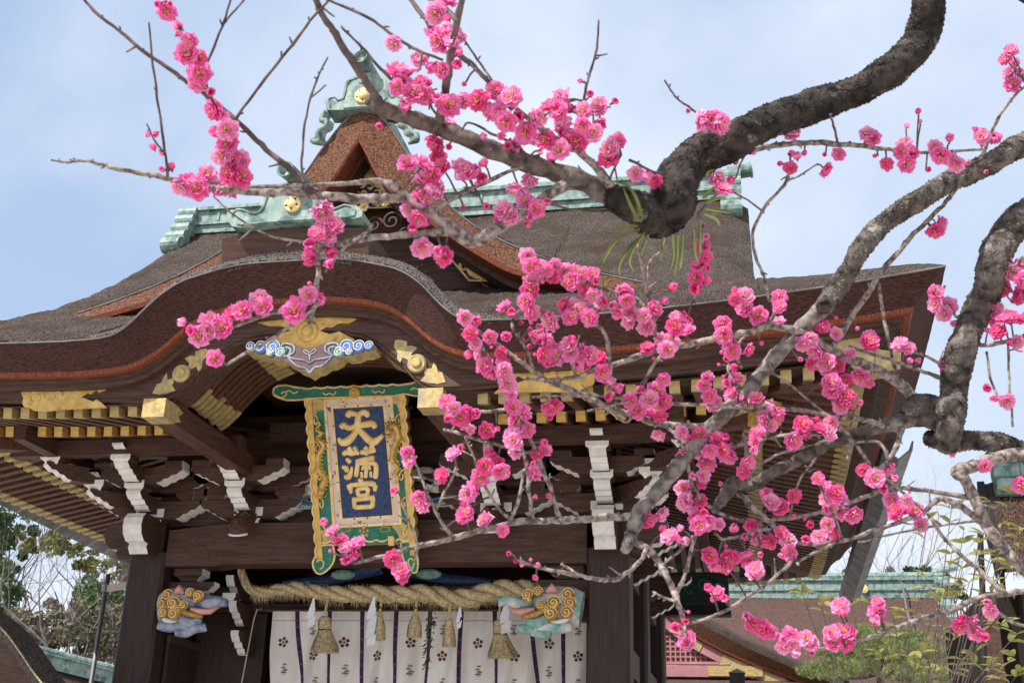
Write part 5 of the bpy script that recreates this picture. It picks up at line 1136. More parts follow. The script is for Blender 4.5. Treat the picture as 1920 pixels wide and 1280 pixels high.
br(T2, 2.98, 2.8, (1765,790,26), (1730,782,22), (1650,800,16), (1560,830,15), (1500,860,14.5), (1450,885,14), (1410,910,14), (1380,905,18), (1355,935,14), (1338,958,7), m='limb2')
br(T2, 2.85, 2.7, (1385,925,7), (1440,975,6.5), (1475,1022,5.5), (1497,1058,4))
br(T2, 2.82, 2.9, (1338,958,4.5), (1400,975,5), (1480,970,5.5), (1560,955,5.5), (1620,930,5.5), (1670,915,5.5), (1720,918,6), (1818,932,7))
br(T2, 2.8, 2.9, (1480,1012,4), (1520,1020,4.5), (1560,1018,4.5), (1620,1000,5), (1690,975,5.5), (1730,960,6), (1762,935,7), (1795,945,8), (1850,985,10), (1872,1010,10))
br(T2, 2.8, 2.8, (1497,1052,3.6), (1540,1030,4), (1580,1010,4.5))
br(T2, 2.9, 2.9, (1610,1016,2.8), (1680,1000,3), (1760,985,3.2), (1842,974,3.6))
br(T2, 2.95, 3.0, (1960,868,24), (1880,832,22), (1830,825,22), (1785,826,24), (1745,822,20), m='limb2', name='limb')
br(T2, 2.9, 2.85, (2000,820,16), (1940,845,14.5), (1880,856,15), (1830,872,15), (1795,885,16), (1808,897,13), (1830,940,13), (1850,985,14), (1880,1022,12.5), (1910,1060,11), (1945,1095,9))
br(T2, 2.85, 2.6, (1990,1088,8), (1940,1103,7.5), (1900,1110,7), (1840,1120,7), (1780,1145,6.5), (1700,1170,6), (1620,1195,5), (1570,1210,4.5), (1528,1216,4), (1470,1195,3.4), (1405,1160,2.5))
br(T2, 2.9, 2.85, (1745,970,4.5), (1780,1020,5), (1830,1065,6), (1885,1112,6.5))
br(T2, 2.85, 2.8, (1845,1125,4), (1900,1165,4), (1960,1180,4))
br(T2, 2.76, 2.6, (1180,1010,8), (1215,1030,9), (1245,1070,8.5), (1265,1110,8), (1280,1150,6.5), (1287,1195,5), (1290,1215,3.5))
br(T2, 2.74, 2.6, (1215,1030,6.5), (1190,1060,6), (1150,1085,6), (1100,1080,5.5), (1050,1072,5), (1000,1060,4), (968,1048,3))
br(T2, 2.68, 2.66, (1100,1082,4), (1075,1070,3.6), (1052,1058,2.8))
br(T2, 2.7, 2.75, (1268,1118,5), (1285,1070,5), (1303,1010,5), (1320,965,4.5))
br(T2, 2.68, 2.8, (1288,1168,4), (1350,1150,4.6), (1400,1120,4.6), (1450,1085,4.2), (1492,1045,4))
br(T2, 2.7, 2.65, (1240,1062,4), (1265,1040,4), (1300,1005,3.6))
br(T2, 2.68, 2.64, (1270,1128,4), (1245,1120,3.5), (1222,1110,3))
br(T2, 2.7, 2.9, (1840,305,4.5), (1862,240,4.2), (1892,190,3.8), (1925,160,3))
br(T2, 2.98, 3.0, (1562,652,8), (1600,590,7.5), (1650,517,7), (1685,470,6.5), (1720,430,6), (1767,386,5.5), (1800,347,5))
br(T2, 2.98, 2.96, (1648,530,4), (1656,590,4.2), (1670,660,4.2), (1686,728,4.4))
br(T2, 2.98, 2.95, (1780,715,6), (1740,700,5), (1690,682,4.5), (1640,665,4), (1590,650,4))
br(T2, 2.95, 2.9, (1775,690,4), (1740,670,3.6), (1700,655,3))
br(T2, 2.95, 2.9, (1810,640,6), (1860,645,5.5), (1920,630,5), (1960,625,5))
br(T2, 2.95, 2.9, (1850,660,3), (1858,710,3), (1875,750,2.4))
br(T2, 2.95, 2.9, (1890,650,3), (1893,720,3), (1900,800,3))
br(T2, 3.0, 2.95, (1800,600,4), (1780,580,4), (1760,555,3), (1752,545,2.5))
br(T2, 3.0, 2.95, (1850,560,4), (1880,520,4), (1920,480,4))
br(T2, 2.9, 2.85, (1690,800,7), (1685,830,7), (1660,870,6), (1640,880,5))
br(T2, 2.9, 2.85, (1665,865,4.5), (1650,830,4), (1600,830,3.5), (1590,860,3))
br(T2, 2.9, 2.85, (1630,870,5), (1600,830,5), (1575,800,4), (1480,720,3), (1430,690,3))
br(T2, 2.9, 2.85, (1560,830,3.6), (1500,840,3.6), (1440,860,3.6), (1400,890,4))
br(T2, 2.85, 2.8, (1480,970,3), (1500,900,3), (1530,860,3.5))
br(T2, 2.8, 2.75, (1340,1000,3.6), (1360,1010,4), (1400,1000,4), (1450,990,4))
br(T2, 2.8, 2.75, (1580,1010,3.6), (1560,960,3.6), (1540,920,3))
br(T2, 2.85, 2.8, (1560,750,3), (1580,770,4), (1600,785,4))
br(T2, 2.8, 2.75, (1765,985,3), (1735,960,3), (1690,920,3.4), (1655,890,3.4))
# blossom centres, in photo pixels (s = small or half open)
def Z(ox, oy, s_, txt, small=''):
    out = [(ox + int(a) / s_, oy + int(b) / s_, 0) for a, b in (t.split(',') for t in txt.split())]
    return out + [(ox + int(a) / s_, oy + int(b) / s_, 1) for a, b in (t.split(',') for t in small.split())]
S3 = 2.977
BLS = Z(0, 0, S3, '930,62 1003,150 1060,230 1040,300 1110,322 1080,355 1115,410 1100,465 1175,515 1195,615 1255,680 1215,740 1270,790 1240,865 1290,890 1280,975 1345,985 1300,1045 1160,970 1060,1035 1010,1040 1100,1050 1230,880 1330,900 1185,500', '885,25 990,195 825,745 875,745 860,830 910,858 960,940 990,950 905,950 945,20')
BLS += Z(640, 0, S3, '290,245 435,330 515,365 560,390 530,75 520,185 545,225 590,170 595,270 640,370 320,395 345,455 310,490 360,560 370,600 445,460 460,530 515,560 640,570 600,590 680,560 600,690 760,560 855,505 945,545 830,620 880,640 990,645 920,680 1030,740 1100,660 1010,780 1085,780 1140,780 1170,590 1230,560 1210,620 1290,600 1350,620 1345,700 1440,590 1405,740 1430,690 1250,740 1310,790 1220,835 1180,890 925,810 970,840 370,910 460,920 540,880 560,930 510,980 480,1060 450,1110 540,1060 520,800 660,920 700,960 800,920 760,970 670,990 790,1000 430,1220 380,1170 470,1230 905,1170 980,1060 1050,1010 1030,1130 1040,1190 950,1210 900,1220 1000,1090 1540,790 1500,830 1490,880 1640,970 1690,970 1750,1010 1720,1030 600,0 570,240 640,300', '600,110 490,470 690,465 1385,530 1530,570 1110,855 905,760 785,770 600,820 680,1155 800,1150 1150,1130 215,695 250,690 1250,960 1340,455')
BLS += Z(1280, 0, S3, '110,680 170,660 210,690 610,745 600,860 640,880 870,860 800,950 1030,745 1060,770 1140,915 1240,810 1270,850 1220,850 1410,820 1440,870 1490,780 1480,870 1670,760 1835,280 1800,330 1825,410 1860,360 1890,420 1840,470 190,1000 220,1050 280,1000 160,1020 1440,1260 1410,1290', '30,620 60,600 555,800 550,915 680,845 795,860 1080,870 1250,710 1325,685 1315,630 1365,945 1640,725 1670,815 1600,910 1690,960 400,855 115,1260 300,900')
BLS += Z(0, 430, S3, '1030,520 1080,560 1110,600 1165,510 1160,565 1240,550 1310,470 1350,450 1450,390 1470,430 1600,450 1660,420 1720,370 1770,380 1640,460 1200,720 1230,740 1770,20 1730,90 1830,30 1730,150 1840,120 1830,190 1800,60 1800,-100 1810,-30', '1330,490 1460,480')
BLS += Z(640, 430, S3, '450,105 545,110 570,150 1040,150 1060,205 1110,220 1150,230 1180,260 1190,210 1250,240 1280,290 1310,240 1350,250 1400,250 1415,300 1060,290 1050,340 1080,360 1030,400 905,430 950,470 980,460 1065,460 1140,470 1165,515 1240,420 1290,430 1330,450 1280,490 1350,340 1400,370 1440,390 1480,400 1520,430 1580,360 1590,400 1540,470 1610,470 1600,520 1690,480 1700,540 1750,440 1790,400 1840,330 1760,470 1870,490 1860,540 1890,560 1790,620 1840,620 1820,670 1710,660 690,490 740,520 720,580 830,600 920,600 940,630 750,640 720,690 760,700 800,760 890,690 900,740 910,790 830,800 930,860 950,910 980,890 1090,600 1150,630 1130,700 1110,740 1160,740 1220,660 1270,640 1300,610 1280,690 1210,710 1390,700 1370,740 1440,720 1320,750 1460,800 1480,840 1530,890 1500,940 1470,950 590,960 630,1000 600,1040 660,1050 700,1030 750,1030 710,1110 960,990 990,990 960,1060 990,1080 940,1140 990,1130 1040,1120 960,1180 1150,1000 1190,990 1160,1040 1800,840 1760,900 1720,950 1800,960 1650,1010 1700,1020 1780,1040 1810,1060 1770,1150 810,1120 1120,1190 1140,1230 1090,1250 370,1250 620,1250 670,1210 830,1250 970,1240', '1005,520 1050,560 1095,545 1015,630 1010,660 1045,655 870,1100 460,60')
BLS += Z(1280, 430, S3, '130,40 110,90 130,150 90,200 130,220 75,270 120,290 80,330 300,350 290,390 350,375 345,440 420,480 410,510 440,470 540,380 540,430 530,510 225,530 230,590 265,640 280,680 250,725 300,770 300,830 370,670 140,820 120,870 150,930 170,970 270,920 290,960 410,940 450,1060 500,1000 520,1040 490,1090 790,540 810,570 860,580 710,620 740,610 670,640 740,690 730,750 800,740 800,780 930,690 960,700 1040,590 1045,630 1215,640 1260,660 1290,650 1250,690 1460,750 1415,355 1410,420 1480,430 1460,470 1490,490 1520,520 830,850 830,900 870,880 910,840 890,950 930,930 880,990 990,820 1030,850 1060,870 740,1080 780,1110 830,1080 820,1140 770,1140 620,1180 650,1160 690,1140 1830,240 1890,190 1790,330 1760,440 1790,500 1850,400 1830,490 1750,500 1760,570 1880,370 1820,640 1870,630 1700,880 1750,945 1810,960 1510,1230 1900,280 1920,350 1915,500 20,490 20,560', '780,475 650,720 1260,740 1310,740 945,1000 985,975 600,1220 1700,570')
BLS += Z(1260, 760, 3.367, '60,170 110,210 170,180 130,230 180,290 240,290 320,280 350,320 370,350 290,210 340,210 60,310 30,290 220,370 200,440 180,480 70,520 110,560 80,620 130,650 180,600 150,700 200,690 170,750 220,740 60,780 50,850 100,860 540,170 560,140 520,220 530,280 480,360 500,330 450,420 600,560 630,610 680,640 770,570 720,640 920,460 980,530 970,590 1040,550 1060,610 1000,640 1080,690 1150,690 870,740 840,850 930,830 980,750 1020,810 390,790 460,830 500,760 530,840 610,860 640,880 470,930 480,980 370,960 280,1010 330,1010 690,800 730,850 760,860 740,930 240,1160 290,1180 270,1230 340,1220 1210,410 1280,460 1340,520 1370,400 1400,460 1390,600 1480,600 1410,670 1470,670', '310,500 340,880 690,940 560,930')
BLS += Z(1280, 850, S3, '880,850 890,890 830,1000 880,980 920,1000 840,1050 1090,830 1080,880 1070,940 1110,870 360,910 390,950 450,980 500,1000 540,1030 560,1080 600,1000 620,1060 620,1100 690,1030 720,1060 1560,910 1610,930 1700,830 1720,880 1700,910 1640,1000 1690,1010 10,940 20,1040 1240,330 1300,320 1330,400 1310,420 1180,330 1690,70 1890,180 1545,960', '720,1110')
BLS += Z(640, 850, S3, '380,40 630,30 560,120 305,210 430,250 450,290 700,230 740,190 800,70 850,20 890,100 780,130 720,300 690,340 660,370 800,370 830,390 900,430 20,520 50,580 -10,480 285,590 330,650 340,690 1080,60 1080,110 970,10 1790,340 1710,370 1790,430 1830,460 1880,480 1870,960 -50,430 -90,390 1900,960', '935,555 970,600 1015,620 980,575 1100,620 1085,685 1080,250 1160,230 920,580')
def build_tree(lst, lbl, base, group):
    root = thing('plum_tree', lbl, 'tree', base, group); segs = []
    for d0, d1, pts, m_, nm in lst:
        big = nm == 'limb'; sp = spline(pts, 14 if big else 6); n = len(sp); P3 = []; rr = []; fat = max(p[2] for p in pts) > 15; q = random.Random(int(pts[0][0] * 7 + pts[0][1]))
        def near(px, py, lim, d_):
            bst = (lim, d_)
            for sp_, P_, r_, o_, mm_ in segs:
                for (a, c_, r), p in zip(sp_, P_):
                    dd = math.hypot(a - px, c_ - py)
                    if dd < bst[0]: bst = (dd, (p - CAM).dot(fwd))
            return bst[1]
        if segs and not (big and pts[0][0] > 1900): d0 = near(pts[0][0], pts[0][1], 30, d0); d1 = near(pts[-1][0], pts[-1][1], 10, d1)
        ph = q.uniform(0, 9); ph2 = q.uniform(0, 9); w1 = w2 = 0.0
        for i, (a, c_, r) in enumerate(sp):
            d = d0 + (d1 - d0) * i / (n - 1) + (.010 * math.sin(i * .8 + ph) if not big else .03 * math.sin(i * .15 + ph))
            am = r * .03 if big or fat else min(1.8, r * .30); am = 0 if i in (0, n - 1) else am
            w1 = w1 * .55 + q.uniform(-am, am); w2 = w2 * .55 + q.uniform(-am, am)
            P3.append(atD(a + w1, c_ + w2, d)); rr.append(max(r * (.80 if big or fat else .76), 1.5) * d / F_PX * (1 + (.045 if big else .06) * math.sin(i * (.23 if big else 1.1) + ph2) + (.025 if big else .06) * math.sin(i * (.51 if big else 2.1) + ph) + q.uniform(-.012, .018)))
        b = MB(); b.tube(P3, rr, 22 if big else 14 if fat else (9 if max(rr) > .008 else 6), jit=.045 if big else .05)
        o = b.build(nm, M[m_], root, smooth=True); segs.append((sp, P3, rr, o, m_))
        # knots and short spurs
        if not big:
            s_ = MB()
            for i in range(2, n - 1):
                if q.random() < .20:
                    t = (P3[i+1] - P3[i-1]).normalized(); sd_ = t.cross(fwd).normalized() * q.choice((-1, 1)); L = q.choice((.003, .004, .006, .008, .012, .03)) * q.uniform(.7, 1.3)
                    k_ = P3[i] + sd_ * (rr[i] * .6); e_ = k_ + (sd_ + t * q.uniform(.2, 1.5) + fwd * q.uniform(-.4, .4)).normalized() * L
                    s_.tube([k_, (k_ + e_) / 2 + sd_ * .001, e_], [min(rr[i] * .8, .0034), .0019, .0015], 5)
            if s_.v: s_.build('spur_twigs', M[m_ if m_ in ('twig', 'dtwig') else 'twig'], o, kind='stuff')
        else:
            s_ = MB()
            for k in range(int(n * 34)):
                i = q.randrange(1, n - 1); a = q.uniform(0, 6.28); t = (P3[i+1] - P3[i-1]).normalized(); u = t.orthogonal().normalized(); v = t.cross(u); dd = u * math.cos(a) + v * math.sin(a); e = t.cross(dd)
                c = P3[i] + (P3[i+1] - P3[i]) * q.random() + dd * rr[i] * .985; L = q.uniform(.004, .012); W = q.uniform(.002, .006); H = q.choice((.001, .0015, .0025, .004)) * q.uniform(.7, 1.3); k0 = q.uniform(-.6, .6); t2 = t + e * k0
                s_.add([c - t2 * L - dd * .002, c + e * W - dd * .001, c + t2 * L - dd * .002, c - e * W - dd * .001, c + dd * H + t * q.uniform(-.003, .003)], [(0, 1, 4), (1, 2, 4), (2, 3, 4), (3, 0, 4)])
            s_.build('bark_flakes', M[m_], o, kind='stuff')
    return root, segs
# every twig goes to the tree it grows from
seedB, seedC = T2[0], next(t for t in T2 if t[2][0][0] == 2060)
own = {id(seedB): 2, id(seedC): 3}; left = [t for t in T2 if id(t) not in own]; got = [seedB, seedC]
SPX = {id(t): spline(t[2], 5) for t in T2}
while left:
    best = None
    for t in left:
        for e_ in (t[2][0], t[2][-1]):
            for g_ in got:
                d = min(math.hypot(e_[0] - p[0], e_[1] - p[1]) for p in SPX[id(g_)]) + (6 if e_ is t[2][-1] else 0)
                if best is None or d < best[0]: best = (d, t, g_)
    own[id(best[1])] = own[id(best[2])]; got.append(best[1]); left.remove(best[1])
T3 = [t for t in T2 if own[id(t)] == 3]; T2 = [t for t in T2 if own[id(t)] == 2]
GP = 'plum trees in blossom before the gate'
TR1, SG1 = build_tree(T1, 'mossy old plum tree whose dark limb elbows down over the roof ridge', (6.2, 1.2, 0), GP)
TR2, SG2 = build_tree(T2, 'plum tree with one long grey limb slanting down across the eaves', (5.8, 3.1, 0), GP)
TR3, SG3 = build_tree(T3, 'lichened plum tree with a thick upright limb ending in a knotted joint', (5.9, 2.6, 0), GP)
# trunks, out of the picture to the right
def trunk(root, base, joints, r0, m_):
    for j in joints:
        b = MB(); p0 = Vector(base); p1 = Vector(j); pts = [p0, p0 + Vector((.05, .02, .7)), p0 + (p1 - p0) * .55 + Vector((.12, .05, .25)), p1]
        sp = spline([tuple(p) for p in pts], 8); b.tube(sp, [r0 * (1 - .6 * i / (len(sp) - 1)) for i in range(len(sp))], 14, jit=.06); b.build('trunk', M[m_], root, smooth=True)
j1 = atD(1760, -150, 2.75); trunk(TR1, (6.2, 1.2, 0), [j1], .13, 'limb')
trunk(TR2, (5.8, 3.1, 0), [atD(2080, 200, 3.05)], .12, 'limb2'); trunk(TR3, (5.9, 2.6, 0), [atD(2060, 300, 3.05)], .12, 'limb2')
for a in ((1960, 868, 2.95), (2000, 820, 2.9), (1990, 1088, 2.85), (1960, 625, 2.9), (1960, 1180, 2.8)):
    b = MB(); p = atD(*a); b.tube([p, p + right * .25 - up * .05, Vector((5.95, 2.65, max(.7, p.z - .25)))], [.02, .028, .04], 8); b.build('branch', M['limb2'], TR3, smooth=True)
# seat each blossom on its nearest branch
done = []; q = random.Random(5); cnt = {}
ALL = [(sp, P3, rr, o, TR1, m_) for sp, P3, rr, o, m_ in SG1] + [(sp, P3, rr, o, TR2, m_) for sp, P3, rr, o, m_ in SG2] + [(sp, P3, rr, o, TR3, m_) for sp, P3, rr, o, m_ in SG3]
MAINTW = []
def place(x, y, small, mesh=None, scale=None):
    best = None
    for sp, P3, rr, o, root, m_ in ALL:
        pen = 14 if o.name.startswith('limb') else 0
        for i in range(len(sp)):
            d = math.hypot(sp[i][0] - x, sp[i][1] - y) + pen
            if best is None or d < best[0]: best = (d, P3[i], rr[i], o, root, (P3[i] - CAM).dot(fwd))
    d, bp, br_, o, root, dep = best
    dd = dep - q.uniform(-.012, .03); c = atD(x, y, dd); px_m = dd / F_PX
    out = (c - bp); out = out.normalized() if out.length > .012 else Vector((0, 0, 0))
    nrm = (out * .9 - fwd * q.uniform(.2, 1.1) + up * q.uniform(-.1, .5) + right * q.uniform(-.6, .3) + Vector((q.uniform(-.5, .5), q.uniform(-.5, .5), q.uniform(-.5, .5)))).normalized()
    s_ = scale or ((21.5 if dep < 2.5 else 17.2) * px_m * q.uniform(.78, 1.16)) * (.6 if small else 1)
    me = mesh or (q.choice(BL_HALF) if (small or q.random() < .2) else q.choice(BL_OPEN))
    rot = nrm.to_track_quat('Z', 'Y').to_matrix().to_4x4()
    cc = c - nrm * s_ * .15
    inst('bud' if me is BUD else 'blossom', me, o, Matrix.Translation(cc) @ rot @ Matrix.Rotation(q.uniform(0, 6.28), 4, 'Z') @ Matrix.Scale(s_, 4))
    cnt[root.name] = cnt.get(root.name, 0) + 1
    if d * px_m > s_ * .8 and d < 90:
        b = MB(); b.tube([bp, (bp + cc) / 2 + Vector((0, 0, .004)), cc - nrm * s_ * .3], [.0026, .002, .0022], 5); b.build('stalk', M['dtwig'], o)
for x, y, s_ in BLS:
    if any(math.hypot(x - a, y - b) < 13 for a, b in done): continue
    done.append((x, y)); place(x, y, s_)
for x, y in list(done):
    if q.random() < .14:
        a_ = q.uniform(0, 6.28); x2, y2 = x + math.cos(a_) * 23, y + math.sin(a_) * 23
        if sum(1 for a, b in done if math.hypot(x2 - a, y2 - b) < 40) >= 3 and min(math.hypot(x2 - a, y2 - b) for a, b in done) > 12: done.append((x2, y2)); place(x2, y2, 0)
for x, y in list(done):
    if q.random() < .16: place(x + q.uniform(-26, 26), y + q.uniform(-24, 26), 1, BUD, 7.5 * (2.5 / F_PX) * q.uniform(.8, 1.3))

# strap-leaved epiphyte on the elbow of the mossy limb
M['strap'] = mat('strap_leaf', (0.07, 0.10, 0.02), (0.20, 0.22, 0.05), rough=.6, scale=8, c3=(0.28, 0.17, 0.05), s3=14, t3=(.6, .75), trans=.3)
EP = thing('strap_leaved_fern', 'tuft of yellow green strap leaves growing on the mossy limb', 'fern', atD(1240, 430, 2.36))
for pts in ([(1195,412),(1180,380),(1168,350)], [(1205,408),(1190,365),(1165,335)], [(1200,430),(1160,445),(1135,480),(1126,510)], [(1205,440),(1175,470),(1160,500),(1165,525)], [(1210,435),(1190,460),(1180,490),(1190,510)], [(1195,425),(1165,425),(1150,440)], [(1260,440),(1262,480),(1252,515)], [(1270,442),(1268,485),(1262,522)], [(1280,440),(1276,490),(1275,505)], [(1300,430),(1302,470),(1310,495)], [(1312,420),(1312,460),(1314,480)], [(1322,380),(1345,372),(1362,372)], [(1322,390),(1350,395),(1375,398)], [(1320,400),(1342,410),(1350,425)], [(1318,372),(1335,355),(1345,350)], [(1325,330),(1330,322),(1340,318)], [(1215,440),(1205,465),(1200,480)], [(1245,445),(1240,470),(1238,490)]):
    sp = spline([(*p, 2.33 - .02 * i) for i, p in enumerate(pts)], 5); b = MB(); n = len(sp); L_ = []; R_ = []; C_ = []
    for i, (a, c_, d) in enumerate(sp):
        p = atD(a, c_, d); t = (atD(*sp[min(i+1, n-1)]) - atD(*sp[max(i-1, 0)])).normalized(); sd_ = t.cross(fwd).normalized(); w = .0032 * (1 - abs(2 * (i / (n - 1)) - .7) ** 2 * .55) if i < n - 1 else .001
        L_.append(p + sd_ * w); R_.append(p - sd_ * w); C_.append(p + fwd * .003)
    b.grid([L_, C_, R_]); b.build('strap_leaf', M['strap'], EP, smooth=True)
# ------------------------------------------------------------------ surroundings
def leafy(name, n, fn, size, m_, par, seed, droop=0.0):
    q = random.Random(seed); b = MB()
    for _ in range(n):
        c, s_ = fn(q); L = size * s_ * q.uniform(.6, 1.3); a = Vector((q.gauss(0, 1), q.gauss(0, 1), q.gauss(0, .7))).normalized(); e = a.orthogonal().normalized(); e = (e * math.cos(q.uniform(0, 6)) + a.cross(e) * math.sin(q.uniform(0, 6))).normalized(); f_ = a.cross(e)
        b.add([c - e * L, c + f_ * L * .45, c + e * L, c - f_ * L * .45], [(0, 1, 2, 3)])
    return b.build(name, m_, par)
def limbs(b, p, d, L, r, depth, q, spread=.55, tips=None, up_=.15, nseg=3):
    pts = [p]; rr = [r]; cur = Vector(p); dd = Vector(d)
    for i in range(nseg):
        dd = (dd + Vector((q.gauss(0, .16), q.gauss(0, .16), q.gauss(0, .10) + up_ * .25))).normalized(); cur = cur + dd * L / nseg; pts.append(cur.copy()); rr.append(r * (1 - .4 * (i + 1) / nseg))
    b.tube(pts, rr, 6 if r > .05 else 4, caps=False)
    if depth == 0:
        if tips is not None: tips.append((cur.copy(), L)); 
        return
    for k in range(q.choice((2, 3, 3)) if depth > 1 else 3):
        s_ = q.uniform(.45, 1); bp = pts[1] + (cur - pts[1]) * s_; nd = (dd + Vector((q.gauss(0, spread), q.gauss(0, spread), q.gauss(0, spread * .7) + up_))).normalized()
        limbs(b, bp, nd, L * q.uniform(.58, .8), rr[-1] * q.uniform(.55, .75), depth - 1, q, spread, tips, up_, nseg)
M['bark'] = mat('grey_tree_bark', (0.06, 0.045, 0.04), (0.16, 0.125, 0.115), rough=.9, scale=6)
M['palebark'] = mat('pale_bare_bark', (0.20, 0.17, 0.165), (0.34, 0.30, 0.29), rough=.9, scale=6)
M['leafA'] = mat('broadleaf_green', (0.035, 0.075, 0.022), (0.10, 0.17, 0.055), rough=.5, scale=.7, detail=3, trans=.3)
M['leafB'] = mat('yellowing_green', (0.13, 0.14, 0.035), (0.26, 0.24, 0.07), rough=.5, scale=.7, detail=3, trans=.3)
M['leafC'] = mat('dusty_olive_brown', (0.10, 0.095, 0.06), (0.22, 0.18, 0.13), rough=.7, scale=.8, detail=3, trans=.2)
M['leafD'] = mat('dark_conifer_green', (0.025, 0.05, 0.025), (0.07, 0.11, 0.05), rough=.6, scale=.8, trans=.15)
M['needle'] = mat('pine_needle', (0.13, 0.17, 0.05), (0.34, 0.38, 0.15), rough=.5, scale=3, trans=.25)
def tree(name, px, py, Y, H, lean, seed, lbl, crowns, leafm, nleaf, bark='bark', depth=4, lsize=.16, spread=.55, trunk_r=.16, start=.35):
    """base directly below the pixel; crowns = list of (dx, dz, rx, rz) clumps relative to the aimed point"""
    q = random.Random(seed); aim = atY(px, py, Y); base = Vector((aim.x - lean, Y, 0)); t = thing(name, lbl, 'tree', base, None)
    b = MB(); tips = []; top = Vector((aim.x, Y, aim.z)); st = base + (top - base) * start
    b.tube(spline([tuple(base), tuple(base + (top - base) * .18 + Vector((.2, 0, 0))), tuple(st)], 4), [trunk_r * (1.25 - .5 * i / 8) for i in range(9)], 9)
    for k in range(4): limbs(b, st + (top - st) * (.12 * k), ((top - st).normalized() + Vector((q.gauss(0, .4), q.gauss(0, .4), .1))).normalized(), H * .33, trunk_r * .6, depth, q, spread, tips)
    b.build('trunk', M[bark], t, smooth=True)
    for ci, (dx, dz, rx, rz, m2, nn) in enumerate(crowns):
        c = top + Vector((dx, q.uniform(-.5, .5), dz)); cl = [(c + Vector((q.gauss(0, .45) * rx, q.gauss(0, .45) * rx, q.gauss(0, .42) * rz)), q.uniform(.18, .42) * min(rx, rz)) for _ in range(26)]
        def fn(q_, cl=cl):
            cc, r_ = q_.choice(cl); v = Vector((q_.gauss(0, 1), q_.gauss(0, 1), q_.gauss(0, 1))).normalized(); return cc + v * r_ * q_.uniform(.55, 1.05), 1.0
        leafy('crown', nn, fn, lsize, M[m2], t, seed * 10 + ci)
    return t
tree('evergreen_tree', 60, 1040, 36, 11, 1.5, 31, 'tall broadleaf evergreen with yellowing sprays reaching out under the gate eave', [(-1.2, .9, 1.5, .9, 'leafA', 2600), (.9, .3, 1.3, .55, 'leafB', 1500), (-.6, -1.9, 1.0, 1.3, 'leafA', 1700), (2.0, -.3, .8, .45, 'leafB', 700), (-1.9, -.2, .9, .6, 'leafA', 900)], None, 0, lsize=.10)
tree('evergreen_tree', 178, 1130, 39, 10, .6, 33, 'round dense green tree behind the thin steel pole', [(0, 0, 1.2, .9, 'leafA', 4200), (-.4, -.7, 1.1, .6, 'leafA', 1800), (.9, -.3, .7, .5, 'leafB', 900)], None, 0, lsize=.10)
tree('bare_tree', 95, 1110, 43, 10, -.5, 35, 'leafless grey tree between the two evergreens', [], None, 0, bark='bark', depth=5, spread=.5, trunk_r=.14, start=.45)
tree('bare_tree', 215, 1080, 46, 11, .4, 36, 'leafless dark tree rising behind the round green tree', [(1.2, .2, 1.3, .6, 'leafC', 800)], None, 0, bark='bark', depth=5, spread=.5, trunk_r=.16, start=.5)
tree('olive_tree', 140, 1190, 34, 8, .3, 37, 'dusty olive brown tree above the green copper ridge', [(-1.0, -.3, 1.3, .9, 'leafC', 3000), (.7, -.2, 1.4, 1.1, 'leafC', 3600), (.0, .5, 1.3, .6, 'leafC', 1600), (1.6, .3, .8, .9, 'leafC', 1500), (-.4, -1.2, 1.5, .6, 'leafC', 1800)], None, 0, bark='palebark', lsize=.09, depth=4)
tree('bare_tree', 1668, 1030, 62, 14, .6, 38, 'pale leafless tree standing just past the gutter end', [], None, 0, bark='palebark', depth=5, spread=.38, trunk_r=.14, start=.5)
tree('bare_tree', 1615, 1040, 66, 14, .3, 39, 'pale leafless tree half hidden by the gutter', [], None, 0, bark='palebark', depth=5, spread=.38, trunk_r=.14, start=.5)
tree('conifer_tree', 1745, 1110, 50, 11, .2, 41, 'dark green conifer behind the copper ridge end', [(-.3, .7, .8, .4, 'leafD', 900), (.3, -.4, 1.3, .8, 'leafD', 2200), (.9, -2.0, 1.5, 1.2, 'leafD', 2600), (1.4, -3.6, 1.5, 1.2, 'leafD', 2000)], None, 0, lsize=.12, spread=.6)
tree('conifer_tree', 1625, 1085, 58, 10, .2, 42, 'low grey green tree under the pale bare trees', [(0, 0, 1.4, .6, 'leafC', 1200)], None, 0, lsize=.12)
# steel pole clamped to the left post
p0 = atY(203, 1076, 15.0); PLE = thing('steel_pole', 'thin grey steel pole clamped to a gate post', 'pole', (p0.x, 15.0, 0))
b = MB(); b.tube([(p0.x, 15, 0), (p0.x, 15, p0.z)], .032, 10); b.build('pole_shaft', M['steel'], PLE, smooth=True)
b = MB(); b.bar((p0.x, 15, p0.z - .20), (-2.8, 14.5, p0.z - .02), .05, .09); b.build('bracket_arm', M['cord'], PLE)
b = MB(); b.tube([(p0.x, 15, p0.z - .24), (p0.x, 15, p0.z - .14)], .05, 10); b.build('clamp', M['steel'], PLE)
# dark bark roof of the corridor at lower left
CR = thing('side_corridor', 'dark curved bark roof end of a corridor beside the gate', 'building', (-8.2, 12.5, 0))
top = [atY(a, c_, 11.0) for a, c_ in spline([(-180, 1068), (-80, 1110), (-18, 1152), (14, 1182), (42, 1220), (68, 1258), (108, 1305), (165, 1350)], 5)]
b = MB(); b.grid([[p + Vector((0, dy, dz)) for p in top] for dy, dz in ((.45, 0.0), (.3, 0), (.2, .0), (.1, .0), (0, -.02))]); b.build('bark_roof', M['bark_verge'], CR, smooth=True)
b = MB(); b.grid([[p + Vector((0, 0, -.02)) for p in top], [p + Vector((-.06, .06, -.10)) for p in top]]); b.build('bark_edge', M['bark_verge'], CR)
b = MB(); b.grid([[p + Vector((-.06, .06, -.10)) for p in top], [p + Vector((-.12, .12, -.42)) for p in top], [p + Vector((-.12, .6, -.42)) for p in top]]); b.build('bargeboard', M['wood'], CR)
